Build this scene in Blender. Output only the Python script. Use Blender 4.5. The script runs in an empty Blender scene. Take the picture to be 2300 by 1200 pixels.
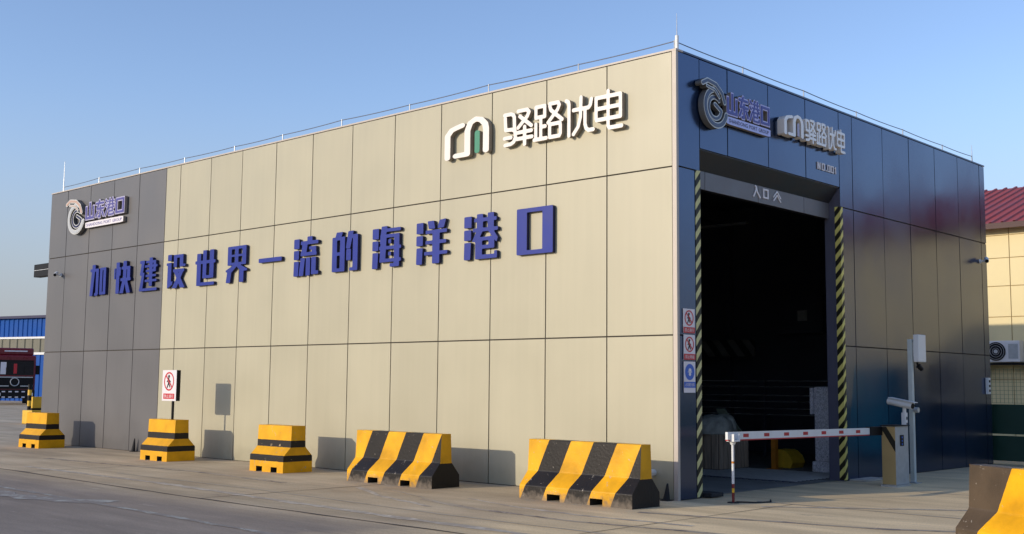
import bpy, math, random
import numpy as np
from mathutils import Vector, Matrix
random.seed(7)
SC = bpy.context.scene
COL = SC.collection
R = math.radians

# ---------------------------------------------------------------- camera
CAMP = Vector((9.408, -13.539, 1.6)); YAW, PITCH, ROLL, FPX = 0.7515, 0.10291, 0.00939, 2567.06
fw = Vector((-math.sin(YAW)*math.cos(PITCH), math.cos(YAW)*math.cos(PITCH), math.sin(PITCH)))
rt = Vector((math.cos(YAW), math.sin(YAW), 0)); up = rt.cross(fw)
rt2 = rt*math.cos(ROLL)+up*math.sin(ROLL); up2 = up*math.cos(ROLL)-rt*math.sin(ROLL)
cam = bpy.data.cameras.new('camera'); cob = bpy.data.objects.new('camera', cam); COL.objects.link(cob)
cob.matrix_world = Matrix(((rt2.x, up2.x, -fw.x, CAMP.x), (rt2.y, up2.y, -fw.y, CAMP.y), (rt2.z, up2.z, -fw.z, CAMP.z), (0, 0, 0, 1)))
cam.sensor_width = 36; cam.sensor_fit = 'HORIZONTAL'; cam.lens = FPX/2300*36; cam.clip_end = 3000; cam.clip_start = .1
SC.camera = cob
# ---------------------------------------------------------------- light
SUN_EL = 14.8
SDX = .42                                   # sunlight drifts this much to +x per metre of +y
w = bpy.data.worlds.new('World'); SC.world = w; w.use_nodes = True
nt = w.node_tree; nt.nodes.clear()
sky = nt.nodes.new('ShaderNodeTexSky'); sky.sky_type = 'NISHITA'; sky.sun_disc = False
sky.sun_elevation = R(SUN_EL); sky.sun_rotation = math.atan2(-SDX, -1.0) % (2*math.pi)
sky.air_density = 1.0; sky.dust_density = .6; sky.ozone_density = 2.2; sky.altitude = 0
bg = nt.nodes.new('ShaderNodeBackground'); bg.inputs[1].default_value = .15
ow = nt.nodes.new('ShaderNodeOutputWorld')
tint = nt.nodes.new('ShaderNodeVectorMath'); tint.operation = 'MULTIPLY'; tint.inputs[1].default_value = (.94, .90, 1.01)
nt.links.new(sky.outputs[0], tint.inputs[0])
# milky lilac air low over the horizon
wtc = nt.nodes.new('ShaderNodeTexCoord'); wsp = nt.nodes.new('ShaderNodeSeparateXYZ'); wmr = nt.nodes.new('ShaderNodeMapRange'); wmr.interpolation_type = 'SMOOTHSTEP'
wmx = nt.nodes.new('ShaderNodeMix'); wmx.data_type = 'RGBA'; wmx.inputs[7].default_value = (1.62, 1.72, 1.98, 1)
nt.links.new(wtc.outputs['Generated'], wsp.inputs[0]); nt.links.new(wsp.outputs[2], wmr.inputs[0])
wmr.inputs[1].default_value = .0; wmr.inputs[2].default_value = .26; wmr.inputs[3].default_value = .9; wmr.inputs[4].default_value = 0
nt.links.new(wmr.outputs[0], wmx.inputs[0]); nt.links.new(tint.outputs[0], wmx.inputs[6]); nt.links.new(wmx.outputs[2], bg.inputs[0]); nt.links.new(bg.outputs[0], ow.inputs[0])
sl = bpy.data.lights.new('sun', 'SUN'); sl.energy = 2.0; sl.angle = R(.5); sl.color = (1, .86, .66)
so = bpy.data.objects.new('sun', sl); COL.objects.link(so)
sd = Vector((SDX, 1, -math.tan(R(SUN_EL))*math.hypot(SDX, 1)))
so.rotation_euler = sd.to_track_quat('-Z', 'Y').to_euler(); so.location = (-10, -30, 20)
vs = SC.view_settings; vs.view_transform = 'Standard'; vs.look = 'None'; vs.exposure = .62; vs.gamma = 1; vs.use_curve_mapping = False

# ---------------------------------------------------------------- materials
def mat(name, c, rough=.6, metal=0, noise=0, nscale=4, bump=0, bscale=40, ior=1.5, island=0, stretch=(1, 1, 1), spec=.5, dirt=None, coat=0, stint=None, splash=0):
    m = bpy.data.materials.new(name); m.use_nodes = True; N = m.node_tree; L = N.links
    b = N.nodes['Principled BSDF']; b.inputs['Roughness'].default_value = rough; b.inputs['Metallic'].default_value = metal
    b.inputs['IOR'].default_value = ior; b.inputs['Specular IOR Level'].default_value = spec; b.inputs['Coat Weight'].default_value = coat
    if stint: b.inputs['Specular Tint'].default_value = (*stint, 1)
    b.inputs['Base Color'].default_value = (*c, 1)
    tc = N.nodes.new('ShaderNodeTexCoord'); mp = N.nodes.new('ShaderNodeMapping'); mp.inputs['Scale'].default_value = stretch
    L.new(tc.outputs['Object'], mp.inputs[0])
    col = None
    def scale_by(colsock, fac):            # colour * value
        v = N.nodes.new('ShaderNodeVectorMath'); v.operation = 'SCALE'
        if colsock is None: v.inputs[0].default_value = c
        else: L.new(colsock, v.inputs[0])
        L.new(fac, v.inputs['Scale']); return v.outputs[0]
    def rng(sock, a, b_, lo=0, hi=1):
        r = N.nodes.new('ShaderNodeMapRange'); L.new(sock, r.inputs[0]); r.inputs[1].default_value = lo; r.inputs[2].default_value = hi
        r.inputs[3].default_value = a; r.inputs[4].default_value = b_; return r.outputs[0]
    if noise:
        n = N.nodes.new('ShaderNodeTexNoise'); n.inputs['Scale'].default_value = nscale; n.inputs['Detail'].default_value = 5
        L.new(mp.outputs[0], n.inputs['Vector']); col = scale_by(col, rng(n.outputs[0], 1-noise, 1+noise, .3, .7))
        n2 = rng(n.outputs[0], max(rough-.06, .02), rough+.08, .3, .7); L.new(n2, b.inputs['Roughness'])
    if island:
        g = N.nodes.new('ShaderNodeNewGeometry'); col = scale_by(col, rng(g.outputs['Random Per Island'], 1-island, 1+island))
    if dirt:
        n = N.nodes.new('ShaderNodeTexNoise'); n.inputs['Scale'].default_value = dirt[1]; n.inputs['Detail'].default_value = 8; n.inputs['Roughness'].default_value = .7
        L.new(tc.outputs['Object'], n.inputs['Vector'])
        mx = N.nodes.new('ShaderNodeMix'); mx.data_type = 'RGBA'
        L.new(rng(n.outputs[0], 0, dirt[3], dirt[2], dirt[2]+.05), mx.inputs[0])
        if col is None: mx.inputs[6].default_value = (*c, 1)
        else: L.new(col, mx.inputs[6])
        mx.inputs[7].default_value = (*dirt[0], 1); col = mx.outputs[2]
    if splash:                                  # dust and rain splash along the foot, faint vertical streaks
        sp = N.nodes.new('ShaderNodeSeparateXYZ'); L.new(tc.outputs['Object'], sp.inputs[0])
        n = N.nodes.new('ShaderNodeTexNoise'); n.inputs['Scale'].default_value = 3.5; n.inputs['Detail'].default_value = 8; L.new(tc.outputs['Object'], n.inputs[0])
        a = N.nodes.new('ShaderNodeMath'); a.operation = 'MULTIPLY_ADD'; L.new(n.outputs[0], a.inputs[0]); a.inputs[1].default_value = -.55; L.new(sp.outputs[2], a.inputs[2])
        col = scale_by(col, rng(a.outputs[0], 1-splash, 1, -.25, .12))
        m3 = N.nodes.new('ShaderNodeMapping'); m3.inputs['Scale'].default_value = (5, 5, .22); L.new(tc.outputs['Object'], m3.inputs[0])
        n = N.nodes.new('ShaderNodeTexNoise'); n.inputs['Scale'].default_value = 1.6; n.inputs['Detail'].default_value = 6; L.new(m3.outputs[0], n.inputs[0])
        col = scale_by(col, rng(n.outputs[0], .982, 1.014, .35, .65))
    if col is not None: L.new(col, b.inputs['Base Color'])
    if bump:
        n = N.nodes.new('ShaderNodeTexNoise'); n.inputs['Scale'].default_value = bscale; n.inputs['Detail'].default_value = 4
        L.new(mp.outputs[0], n.inputs['Vector']); bp = N.nodes.new('ShaderNodeBump'); bp.inputs['Strength'].default_value = bump; bp.inputs['Distance'].default_value = .02
        L.new(n.outputs[0], bp.inputs['Height']); L.new(bp.outputs[0], b.inputs['Normal'])
    return m

def stripes(name, c1, c2, vec, period, duty=.5, off=0, rough=.5, chips=0, grime=.30):
    """two paints in slanted bands across the object's own coordinates, with chips and grime"""
    m = bpy.data.materials.new(name); m.use_nodes = True; N = m.node_tree; L = N.links; b = N.nodes['Principled BSDF']
    b.inputs['Roughness'].default_value = rough; b.inputs['Specular IOR Level'].default_value = .25
    tc = N.nodes.new('ShaderNodeTexCoord'); d = N.nodes.new('ShaderNodeVectorMath'); d.operation = 'DOT_PRODUCT'
    L.new(tc.outputs['Object'], d.inputs[0]); d.inputs[1].default_value = vec
    nz = N.nodes.new('ShaderNodeTexNoise'); nz.inputs['Scale'].default_value = 14; nz.inputs['Detail'].default_value = 4; L.new(tc.outputs['Object'], nz.inputs[0])
    def mt(op, a, bb):
        x = N.nodes.new('ShaderNodeMath'); x.operation = op
        for i, s in enumerate((a, bb)):
            if isinstance(s, (int, float)): x.inputs[i].default_value = s
            else: L.new(s, x.inputs[i])
        return x.outputs[0]
    wob = mt('MULTIPLY', mt('SUBTRACT', nz.outputs[0], .5), .012)
    t = mt('FRACT', mt('DIVIDE', mt('ADD', mt('ADD', d.outputs['Value'], off+1000*period), wob), period), 0)
    f = mt('LESS_THAN', t, duty)
    mx = N.nodes.new('ShaderNodeMix'); mx.data_type = 'RGBA'; L.new(f, mx.inputs[0]); mx.inputs[6].default_value = (*c2, 1); mx.inputs[7].default_value = (*c1, 1)
    out = mx.outputs[2]
    if chips:
        n = N.nodes.new('ShaderNodeTexNoise'); n.inputs['Scale'].default_value = 9; n.inputs['Detail'].default_value = 9; n.inputs['Roughness'].default_value = .75; L.new(tc.outputs['Object'], n.inputs[0])
        r = N.nodes.new('ShaderNodeMapRange'); L.new(n.outputs[0], r.inputs[0]); r.inputs[1].default_value = .695-chips; r.inputs[2].default_value = .708-chips
        sp = N.nodes.new('ShaderNodeSeparateXYZ'); L.new(tc.outputs['Object'], sp.inputs[0])
        m2 = N.nodes.new('ShaderNodeMix'); m2.data_type = 'RGBA'; L.new(r.outputs[0], m2.inputs[0]); L.new(out, m2.inputs[6]); m2.inputs[7].default_value = (.42, .38, .32, 1); out = m2.outputs[2]
    if chips:                                    # dried mud splashed up the foot
        z_ = N.nodes.new('ShaderNodeMath'); z_.operation = 'MULTIPLY_ADD'; L.new(nz.outputs[0], z_.inputs[0]); z_.inputs[1].default_value = -.28; L.new(sp.outputs[2], z_.inputs[2])
        zr = N.nodes.new('ShaderNodeMapRange'); L.new(z_.outputs[0], zr.inputs[0]); zr.inputs[1].default_value = -.12; zr.inputs[2].default_value = .0; zr.inputs[3].default_value = .75; zr.inputs[4].default_value = 0
        m3 = N.nodes.new('ShaderNodeMix'); m3.data_type = 'RGBA'; L.new(zr.outputs[0], m3.inputs[0]); L.new(out, m3.inputs[6]); m3.inputs[7].default_value = (.19, .155, .12, 1); out = m3.outputs[2]
    n = N.nodes.new('ShaderNodeTexNoise'); n.inputs['Scale'].default_value = 3; n.inputs['Detail'].default_value = 7; L.new(tc.outputs['Object'], n.inputs[0])
    r = N.nodes.new('ShaderNodeMapRange'); L.new(n.outputs[0], r.inputs[0]); r.inputs[1].default_value = .3; r.inputs[2].default_value = .7; r.inputs[3].default_value = 1-grime; r.inputs[4].default_value = 1+grime*.5
    v = N.nodes.new('ShaderNodeVectorMath'); v.operation = 'SCALE'; L.new(out, v.inputs[0]); L.new(r.outputs[0], v.inputs['Scale']); L.new(v.outputs[0], b.inputs['Base Color'])
    nb = N.nodes.new('ShaderNodeTexNoise'); nb.inputs['Scale'].default_value = 30; L.new(tc.outputs['Object'], nb.inputs[0])
    bp = N.nodes.new('ShaderNodeBump'); bp.inputs['Strength'].default_value = .25; bp.inputs['Distance'].default_value = .01; L.new(nb.outputs[0], bp.inputs['Height']); L.new(bp.outputs[0], b.inputs['Normal'])
    return m

YEL, BLK = (.78, .39, .006), (.015, .0125, .011)
M = dict(
    beige=mat('beige_panel', (.44, .410, .290), .40, noise=.03, nscale=.8, island=.03, bump=.04, bscale=.9, splash=.2),
    grey=mat('grey_panel', (.130, .126, .126), .38, noise=.05, nscale=.7, island=.05, bump=.05, bscale=.9, splash=.2),
    navy=mat('navy_panel', (.006, .015, .040), .19, noise=.12, nscale=.6, island=.12, bump=.10, bscale=1.3, ior=2.0, stint=(.42, .58, 1.0)),
    joint=mat('joint_sealant', (.05, .042, .035), .8),
    trim=mat('corner_trim_metal', (.50, .44, .38), .45, noise=.05),
    roof=mat('roof_sheet', (.3, .31, .32), .6, noise=.1),
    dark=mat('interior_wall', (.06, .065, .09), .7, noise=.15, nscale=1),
    ifloor=mat('interior_concrete', (.17, .165, .15), .75, noise=.25, nscale=2, bump=.2),
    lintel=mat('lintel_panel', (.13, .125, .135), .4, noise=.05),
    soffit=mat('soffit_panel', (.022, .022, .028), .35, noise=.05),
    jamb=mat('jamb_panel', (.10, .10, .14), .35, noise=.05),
    blue=mat('blue_letter_paint', (.009, .026, .25), .45, spec=.3, noise=.08, nscale=3),
    bluedk=mat('blue_letter_return', (.008, .012, .07), .5, spec=.3),
    white=mat('white_letter_acrylic', (.82, .76, .70), .4, noise=.03),
    whiteb=mat('bright_white_acrylic', (.92, .92, .92), .35),
    bronze=mat('letter_return_metal', (.28, .24, .20), .45),
    lilac=mat('pale_letter_edge', (.42, .40, .56), .4),
    violet=mat('violet_letter_face', (.07, .06, .28), .4),
    green=mat('green_logo_paint', (.01, .22, .12), .4),
    navyface=mat('emblem_navy_face', (.03, .045, .11), .3),
    portblue=mat('port_blue_face', (.035, .035, .30), .35), lilac2=mat('lilac_letter_edge', (.50, .48, .80), .35),
    edge_return=mat('emblem_return', (.13, .13, .13), .5),
    edge=mat('emblem_edge', (.60, .60, .57), .4, metal=.2),
    silver=mat('brushed_silver', (.55, .54, .52), .35, metal=.6),
    copper=mat('copper_paint', (.55, .36, .27), .4, metal=.3),
    steel=mat('galvanised_steel', (.55, .56, .56), .4, metal=.5, noise=.08, nscale=20),
    wire=mat('wire_steel', (.16, .17, .2), .5, metal=.3),
    pole=mat('pole_paint', (.50, .56, .55), .4, noise=.06, nscale=8),
    boxw=mat('white_box_plastic', (.72, .74, .74), .4, noise=.04),
    black=mat('black_plastic', (.008, .008, .009), .5, spec=.2),
    rubber=mat('black_rubber', (.02, .02, .022), .8),
    cabgrey=mat('cabinet_grey', (.40, .41, .40), .45, noise=.12, nscale=9, bump=.05),
    red=mat('red_paint', (.42, .015, .02), .45, noise=.08),
    signwhite=mat('sign_white', (.78, .74, .76), .4),
    signred=mat('sign_red', (.55, .02, .03), .4),
    signblue=mat('sign_blue', (.02, .12, .55), .4),
    truckred=mat('truck_red', (.16, .006, .014), .3, noise=.05, coat=.3),
    glass=mat('dark_glass', (.01, .012, .016), .06, ior=1.6),
    cream=mat('yellow_wall_paint', (.74, .62, .33), .55, noise=.06, nscale=.8, island=.02),
    redroof=mat('red_roof_sheet', (.36, .055, .045), .5, noise=.1, nscale=1),
    bluesheet=mat('blue_sheet_metal', (.003, .075, .34), .6, spec=.15, noise=.06, nscale=.5),
    lightband=mat('translucent_sheet', (.11, .11, .08), .5, noise=.25, nscale=.8),
    greenp=mat('green_fence_panel', (.012, .05, .035), .45, noise=.08),
    mesh=mat('fence_wire', (.16, .2, .12), .5),
    teal=mat('teal_paint', (.03, .55, .62), .45, noise=.1),
    ac=mat('air_conditioner_white', (.70, .68, .66), .5, noise=.05),
    tarp=mat('grey_tarpaulin', (.34, .34, .29), .75, noise=.3, nscale=7, bump=.6, bscale=9),
    wood=mat('crate_wood', (.45, .34, .24), .75, noise=.25, nscale=6, stretch=(6, 6, .4)),
    orange=mat('orange_paint', (.62, .22, .02), .5, noise=.15),
    binyel=mat('yellow_plastic', (.75, .45, .03), .5, noise=.1),
    foam=mat('speckled_foam', (.85, .83, .88), .85, noise=.35, nscale=45, bump=.4, bscale=50),
    paintw=mat('road_paint', (.36, .355, .32), .75, noise=.3, nscale=9, dirt=((.23, .20, .175), 3.0, .44, .9)),
    crack=mat('joint_tar', (.045, .04, .036), .85, noise=.3),
    pale=mat('pale_joint', (.42, .37, .29), .8, noise=.2, nscale=5),
    kerb=mat('kerb_concrete', (.5, .46, .4), .8, noise=.15, nscale=5, bump=.2),
    hazl=stripes('hazard_tape_faded', (.68, .64, .30), (.02, .022, .015), (0, 1.0, -.9), .20, .5, 0, .5, grime=.1),
    hazr=stripes('hazard_tape', (.80, .70, .20), (.022, .02, .01), (1.0, 1.0, -.9), .20, .5, .05, .5, grime=.1),
    barF=stripes('barrier_diagonal_paint', BLK, YEL, (1, 0, -.44), .82, .5, .82+.44*.83, .42, .065),
    corF=stripes('barrier_diagonal_paint_worn', (.085, .06, .037), YEL, (1, 0, -.44), 1.22, .5, 2.395, .42, .06),
    cabY=stripes('cabinet_hazard_paint', (.02, .018, .012), (.42, .30, .13), (1.6, 0, 1.0), 1.6, .11, -.75, .5, grime=.1),
)
def bands(name, zb, chips):
    """horizontal paint bands by object height"""
    m = bpy.data.materials.new(name); m.use_nodes = True; N = m.node_tree; L = N.links; b = N.nodes['Principled BSDF']; b.inputs['Roughness'].default_value = .5; b.inputs['Specular IOR Level'].default_value = .25
    tc = N.nodes.new('ShaderNodeTexCoord'); sp = N.nodes.new('ShaderNodeSeparateXYZ'); L.new(tc.outputs['Object'], sp.inputs[0])
    nz = N.nodes.new('ShaderNodeTexNoise'); nz.inputs['Scale'].default_value = 9; nz.inputs['Detail'].default_value = 9; nz.inputs['Roughness'].default_value = .75; L.new(tc.outputs['Object'], nz.inputs[0])
    ad = N.nodes.new('ShaderNodeMath'); ad.operation = 'MULTIPLY_ADD'; L.new(nz.outputs[0], ad.inputs[0]); ad.inputs[1].default_value = .02; L.new(sp.outputs[2], ad.inputs[2])
    cr = N.nodes.new('ShaderNodeValToRGB'); cr.color_ramp.interpolation = 'CONSTANT'; L.new(ad.outputs[0], cr.inputs[0])
    e = cr.color_ramp.elements; e[0].position = 0; e[0].color = (*YEL, 1); e[1].position = zb[0]; e[1].color = (*BLK, 1)
    for i, z in enumerate(zb[1:]):
        k = e.new(z); k.color = (*(YEL if i % 2 == 0 else BLK), 1)
    r = N.nodes.new('ShaderNodeMapRange'); L.new(nz.outputs[0], r.inputs[0]); r.inputs[1].default_value = .72-chips; r.inputs[2].default_value = .74-chips
    mx = N.nodes.new('ShaderNodeMix'); mx.data_type = 'RGBA'; L.new(r.outputs[0], mx.inputs[0]); L.new(cr.outputs[0], mx.inputs[6]); mx.inputs[7].default_value = (.45, .36, .22, 1)
    n = N.nodes.new('ShaderNodeTexNoise'); n.inputs['Scale'].default_value = 3.3; n.inputs['Detail'].default_value = 7; L.new(tc.outputs['Object'], n.inputs[0])
    rr = N.nodes.new('ShaderNodeMapRange'); L.new(n.outputs[0], rr.inputs[0]); rr.inputs[1].default_value = .3; rr.inputs[2].default_value = .7; rr.inputs[3].default_value = .8; rr.inputs[4].default_value = 1.1
    v = N.nodes.new('ShaderNodeVectorMath'); v.operation = 'SCALE'; L.new(mx.outputs[2], v.inputs[0]); L.new(rr.outputs[0], v.inputs['Scale']); L.new(v.outputs[0], b.inputs['Base Color'])
    nb = N.nodes.new('ShaderNodeTexNoise'); nb.inputs['Scale'].default_value = 25; L.new(tc.outputs['Object'], nb.inputs[0])
    bp = N.nodes.new('ShaderNodeBump'); bp.inputs['Strength'].default_value = .3; bp.inputs['Distance'].default_value = .01; L.new(nb.outputs[0], bp.inputs['Height']); L.new(bp.outputs[0], b.inputs['Normal'])
    return m
M['blkF'] = bands('barrier_band_paint', (.205, .315, .455, .575), .0)
M['blkW'] = bands('barrier_band_paint_worn', (.205, .315, .455, .575), .115)
M['endB'] = bands('barrier_end_paint', (.001, .385), .02)

def ground_material():
    m = bpy.data.materials.new('yard_surface'); m.use_nodes = True; N = m.node_tree; L = N.links; b = N.nodes['Principled BSDF']
    b.inputs['Roughness'].default_value = .8; b.inputs['Specular IOR Level'].default_value = .35
    g = N.nodes.new('ShaderNodeNewGeometry')
    def noise(sc, st, det=6, ro=.6):
        mp = N.nodes.new('ShaderNodeMapping'); mp.inputs['Scale'].default_value = st; L.new(g.outputs['Position'], mp.inputs[0])
        n = N.nodes.new('ShaderNodeTexNoise'); n.inputs['Scale'].default_value = sc; n.inputs['Detail'].default_value = det; n.inputs['Roughness'].default_value = ro
        L.new(mp.outputs[0], n.inputs['Vector']); return n.outputs[0]
    def rng(s, lo, hi, a, c):
        r = N.nodes.new('ShaderNodeMapRange'); L.new(s, r.inputs[0]); r.inputs[1].default_value = lo; r.inputs[2].default_value = hi; r.inputs[3].default_value = a; r.inputs[4].default_value = c; return r.outputs[0]
    def mul(s1, s2):
        v = N.nodes.new('ShaderNodeVectorMath'); v.operation = 'SCALE'; L.new(s1, v.inputs[0]); L.new(s2, v.inputs['Scale']); return v.outputs[0]
    def mix(f, a, c):
        mx = N.nodes.new('ShaderNodeMix'); mx.data_type = 'RGBA'; L.new(f, mx.inputs[0])
        for i, s in ((6, a), (7, c)):
            if isinstance(s, tuple): mx.inputs[i].default_value = (*s, 1)
            else: L.new(s, mx.inputs[i])
        return mx.outputs[2]
    sp = N.nodes.new('ShaderNodeSeparateXYZ'); L.new(g.outputs['Position'], sp.inputs[0])
    big = noise(.35, (1, 1, 1))
    col = mix(rng(big, .38, .62, 0, 1), (.47, .365, .235), (.57, .465, .315))
    # greyer, older asphalt past the expansion joint
    yy = N.nodes.new('ShaderNodeMath'); yy.operation = 'MULTIPLY_ADD'; L.new(noise(.8, (1, 1, 1)), yy.inputs[0]); yy.inputs[1].default_value = .5; L.new(sp.outputs[1], yy.inputs[2])
    col = mix(rng(yy.outputs[0], -5.3, -4.2, 1, 0), col, (.28, .232, .188))
    # lighter, sandier concrete slabs before the gateway, colour raised to stand in for sunlight
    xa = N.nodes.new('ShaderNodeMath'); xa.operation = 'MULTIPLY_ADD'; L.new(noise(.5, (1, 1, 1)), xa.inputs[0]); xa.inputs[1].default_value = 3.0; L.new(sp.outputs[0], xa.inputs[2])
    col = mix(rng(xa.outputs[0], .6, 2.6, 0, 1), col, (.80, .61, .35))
    # tyre tracks and sweeping marks along the lane
    col = mul(col, rng(noise(1.0, (.22, 1.7, 1), 7, .68), .33, .67, .80, 1.12))
    col = mul(col, rng(noise(1.6, (.25, 1.1, 1), 5), .35, .65, .86, 1.1))
    col = mix(rng(noise(2.2, (.35, 1.3, 1), 8, .75), .60, .74, 0, .55), col, (.56, .50, .42))
    col = mix(rng(noise(1.1, (.6, 1.2, 1), 7, .7), .62, .75, 0, .6), col, (.16, .14, .125))
    col = mul(col, rng(noise(45, (1, 1, 1), 3), .3, .7, .84, 1.14))
    L.new(col, b.inputs['Base Color'])
    bp = N.nodes.new('ShaderNodeBump'); bp.inputs['Strength'].default_value = .35; bp.inputs['Distance'].default_value = .012
    L.new(noise(22, (1, 1, 1), 6), bp.inputs['Height']); L.new(bp.outputs[0], b.inputs['Normal'])
    return m
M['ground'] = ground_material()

# ---------------------------------------------------------------- mesh helpers
class MB:
    def __init__(s): s.v = []; s.f = []; s.m = []
    def add(s, vs_, fs, mi=0):
        o = len(s.v); s.v += [tuple(map(float, v)) for v in vs_]; s.f += [tuple(i+o for i in f) for f in fs]; s.m += [mi]*len(fs); return s
    def box(s, x0, x1, y0, y1, z0, z1, mi=0):
        x0, x1 = sorted((x0, x1)); y0, y1 = sorted((y0, y1)); z0, z1 = sorted((z0, z1))
        return s.add([(x0, y0, z0), (x1, y0, z0), (x1, y1, z0), (x0, y1, z0), (x0, y0, z1), (x1, y0, z1), (x1, y1, z1), (x0, y1, z1)],
                     [(0, 3, 2, 1), (4, 5, 6, 7), (0, 1, 5, 4), (1, 2, 6, 5), (2, 3, 7, 6), (3, 0, 4, 7)], mi)
    def tube(s, a, b, r, r2=None, n=12, mi=0):
        a = Vector(a); b = Vector(b); r2 = r if r2 is None else r2; d = (b-a).normalized()
        u = d.orthogonal().normalized(); t = d.cross(u); vs_ = []
        for p, rr in ((a, r), (b, r2)):
            for k in range(n):
                q = 2*math.pi*k/n; vs_.append(p+u*rr*math.cos(q)+t*rr*math.sin(q))
        fs = [(k, (k+1) % n, n+(k+1) % n, n+k) for k in range(n)]+[tuple(reversed(range(n))), tuple(range(n, 2*n))]
        return s.add(vs_, fs, mi)
    def path(s, pts, r, n=8, mi=0):
        for a, b in zip(pts, pts[1:]): s.tube(a, b, r, n=n, mi=mi)
        return s
    def prism(s, prof, a, b, fn, mi=0, caps=True):
        """closed profile swept between two offsets; fn(p, t) -> point"""
        n = len(prof); vs_ = [fn(p, a) for p in prof]+[fn(p, b) for p in prof]
        fs = [(i, (i+1) % n, n+(i+1) % n, n+i) for i in range(n)]
        if caps: fs += [tuple(reversed(range(n))), tuple(range(n, 2*n))]
        return s.add(vs_, fs, mi)
    def build(s, name, mats, parent=None, bevel=0, smooth=False):
        me = bpy.data.meshes.new(name); o = bpy.data.objects.new(name, me); COL.objects.link(o)
        org = Vector((0, 0, 0)); q = parent
        while q is not None: org += q.location; q = q.parent
        me.from_pydata([Vector(v)-org for v in s.v], [], s.f)
        for m in (mats if isinstance(mats, (list, tuple)) else [mats]): me.materials.append(m)
        for p, k in zip(me.polygons, s.m): p.material_index = k; p.use_smooth = smooth
        import bmesh
        bm = bmesh.new(); bm.from_mesh(me); bmesh.ops.recalc_face_normals(bm, faces=bm.faces); bm.to_mesh(me); bm.free()
        if parent: o.parent = parent
        if bevel:
            md = o.modifiers.new('bevel', 'BEVEL'); md.width = bevel; md.segments = 2; md.limit_method = 'ANGLE'
        if smooth:
            try: me.shade_smooth_by_angle = None
            except Exception: pass
        return o
def tag(o, label=None, cat=None, group=None, kind=None):
    if label: o['label'] = label
    if cat: o['category'] = cat
    if group: o['group'] = group
    if kind: o['kind'] = kind
    return o
def thing(name, loc, label, cat, group=None):
    o = bpy.data.objects.new(name, None); COL.objects.link(o); o.location = loc; o.empty_display_size = .2
    return tag(o, label, cat, group)
def clone(o, parent=None, loc=None):
    c = o.copy(); COL.objects.link(c)
    if parent: c.parent = parent
    if loc is not None: c.location = loc
    for ch in list(o.children): clone(ch, c)
    return c

# ---- glyphs: union of strokes meshed through a distance field, so nothing overlaps
def sdf(shapes, X, Y):
    D = np.full(X.shape, 1e3)
    for s in shapes:
        k = s[0]
        if k == 'R':
            _, x0, y0, x1, y1 = s; qx = abs(X-(x0+x1)/2)-(x1-x0)/2; qy = abs(Y-(y0+y1)/2)-(y1-y0)/2; d = np.maximum(qx, qy)
        elif k == 'Q':
            P = s[1:]; pts = list(zip(P[::2], P[1::2])); ar = sum(a[0]*b[1]-b[0]*a[1] for a, b in zip(pts, pts[1:]+pts[:1]))
            if ar < 0: pts = pts[::-1]
            d = np.full(X.shape, -1e3)
            for a, b in zip(pts, pts[1:]+pts[:1]):
                ex, ey = b[0]-a[0], b[1]-a[1]; l = math.hypot(ex, ey)+1e-9; d = np.maximum(d, ((X-a[0])*ey-(Y-a[1])*ex)/l)
        elif k == 'L':
            w_, P = s[1], s[2:]; pts = list(zip(P[::2], P[1::2])); d = np.full(X.shape, 1e3)
            for a, b in zip(pts, pts[1:]):
                ex, ey = b[0]-a[0], b[1]-a[1]; t = np.clip(((X-a[0])*ex+(Y-a[1])*ey)/(ex*ex+ey*ey+1e-9), 0, 1)
                d = np.minimum(d, np.hypot(X-a[0]-t*ex, Y-a[1]-t*ey)-w_/2)
        elif k == 'O': d = abs(np.hypot(X-s[1], Y-s[2])-s[3])-s[4]/2
        elif k == 'D': d = np.hypot(X-s[1], Y-s[2])-s[3]
        D = np.minimum(D, d)
    return D
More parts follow.
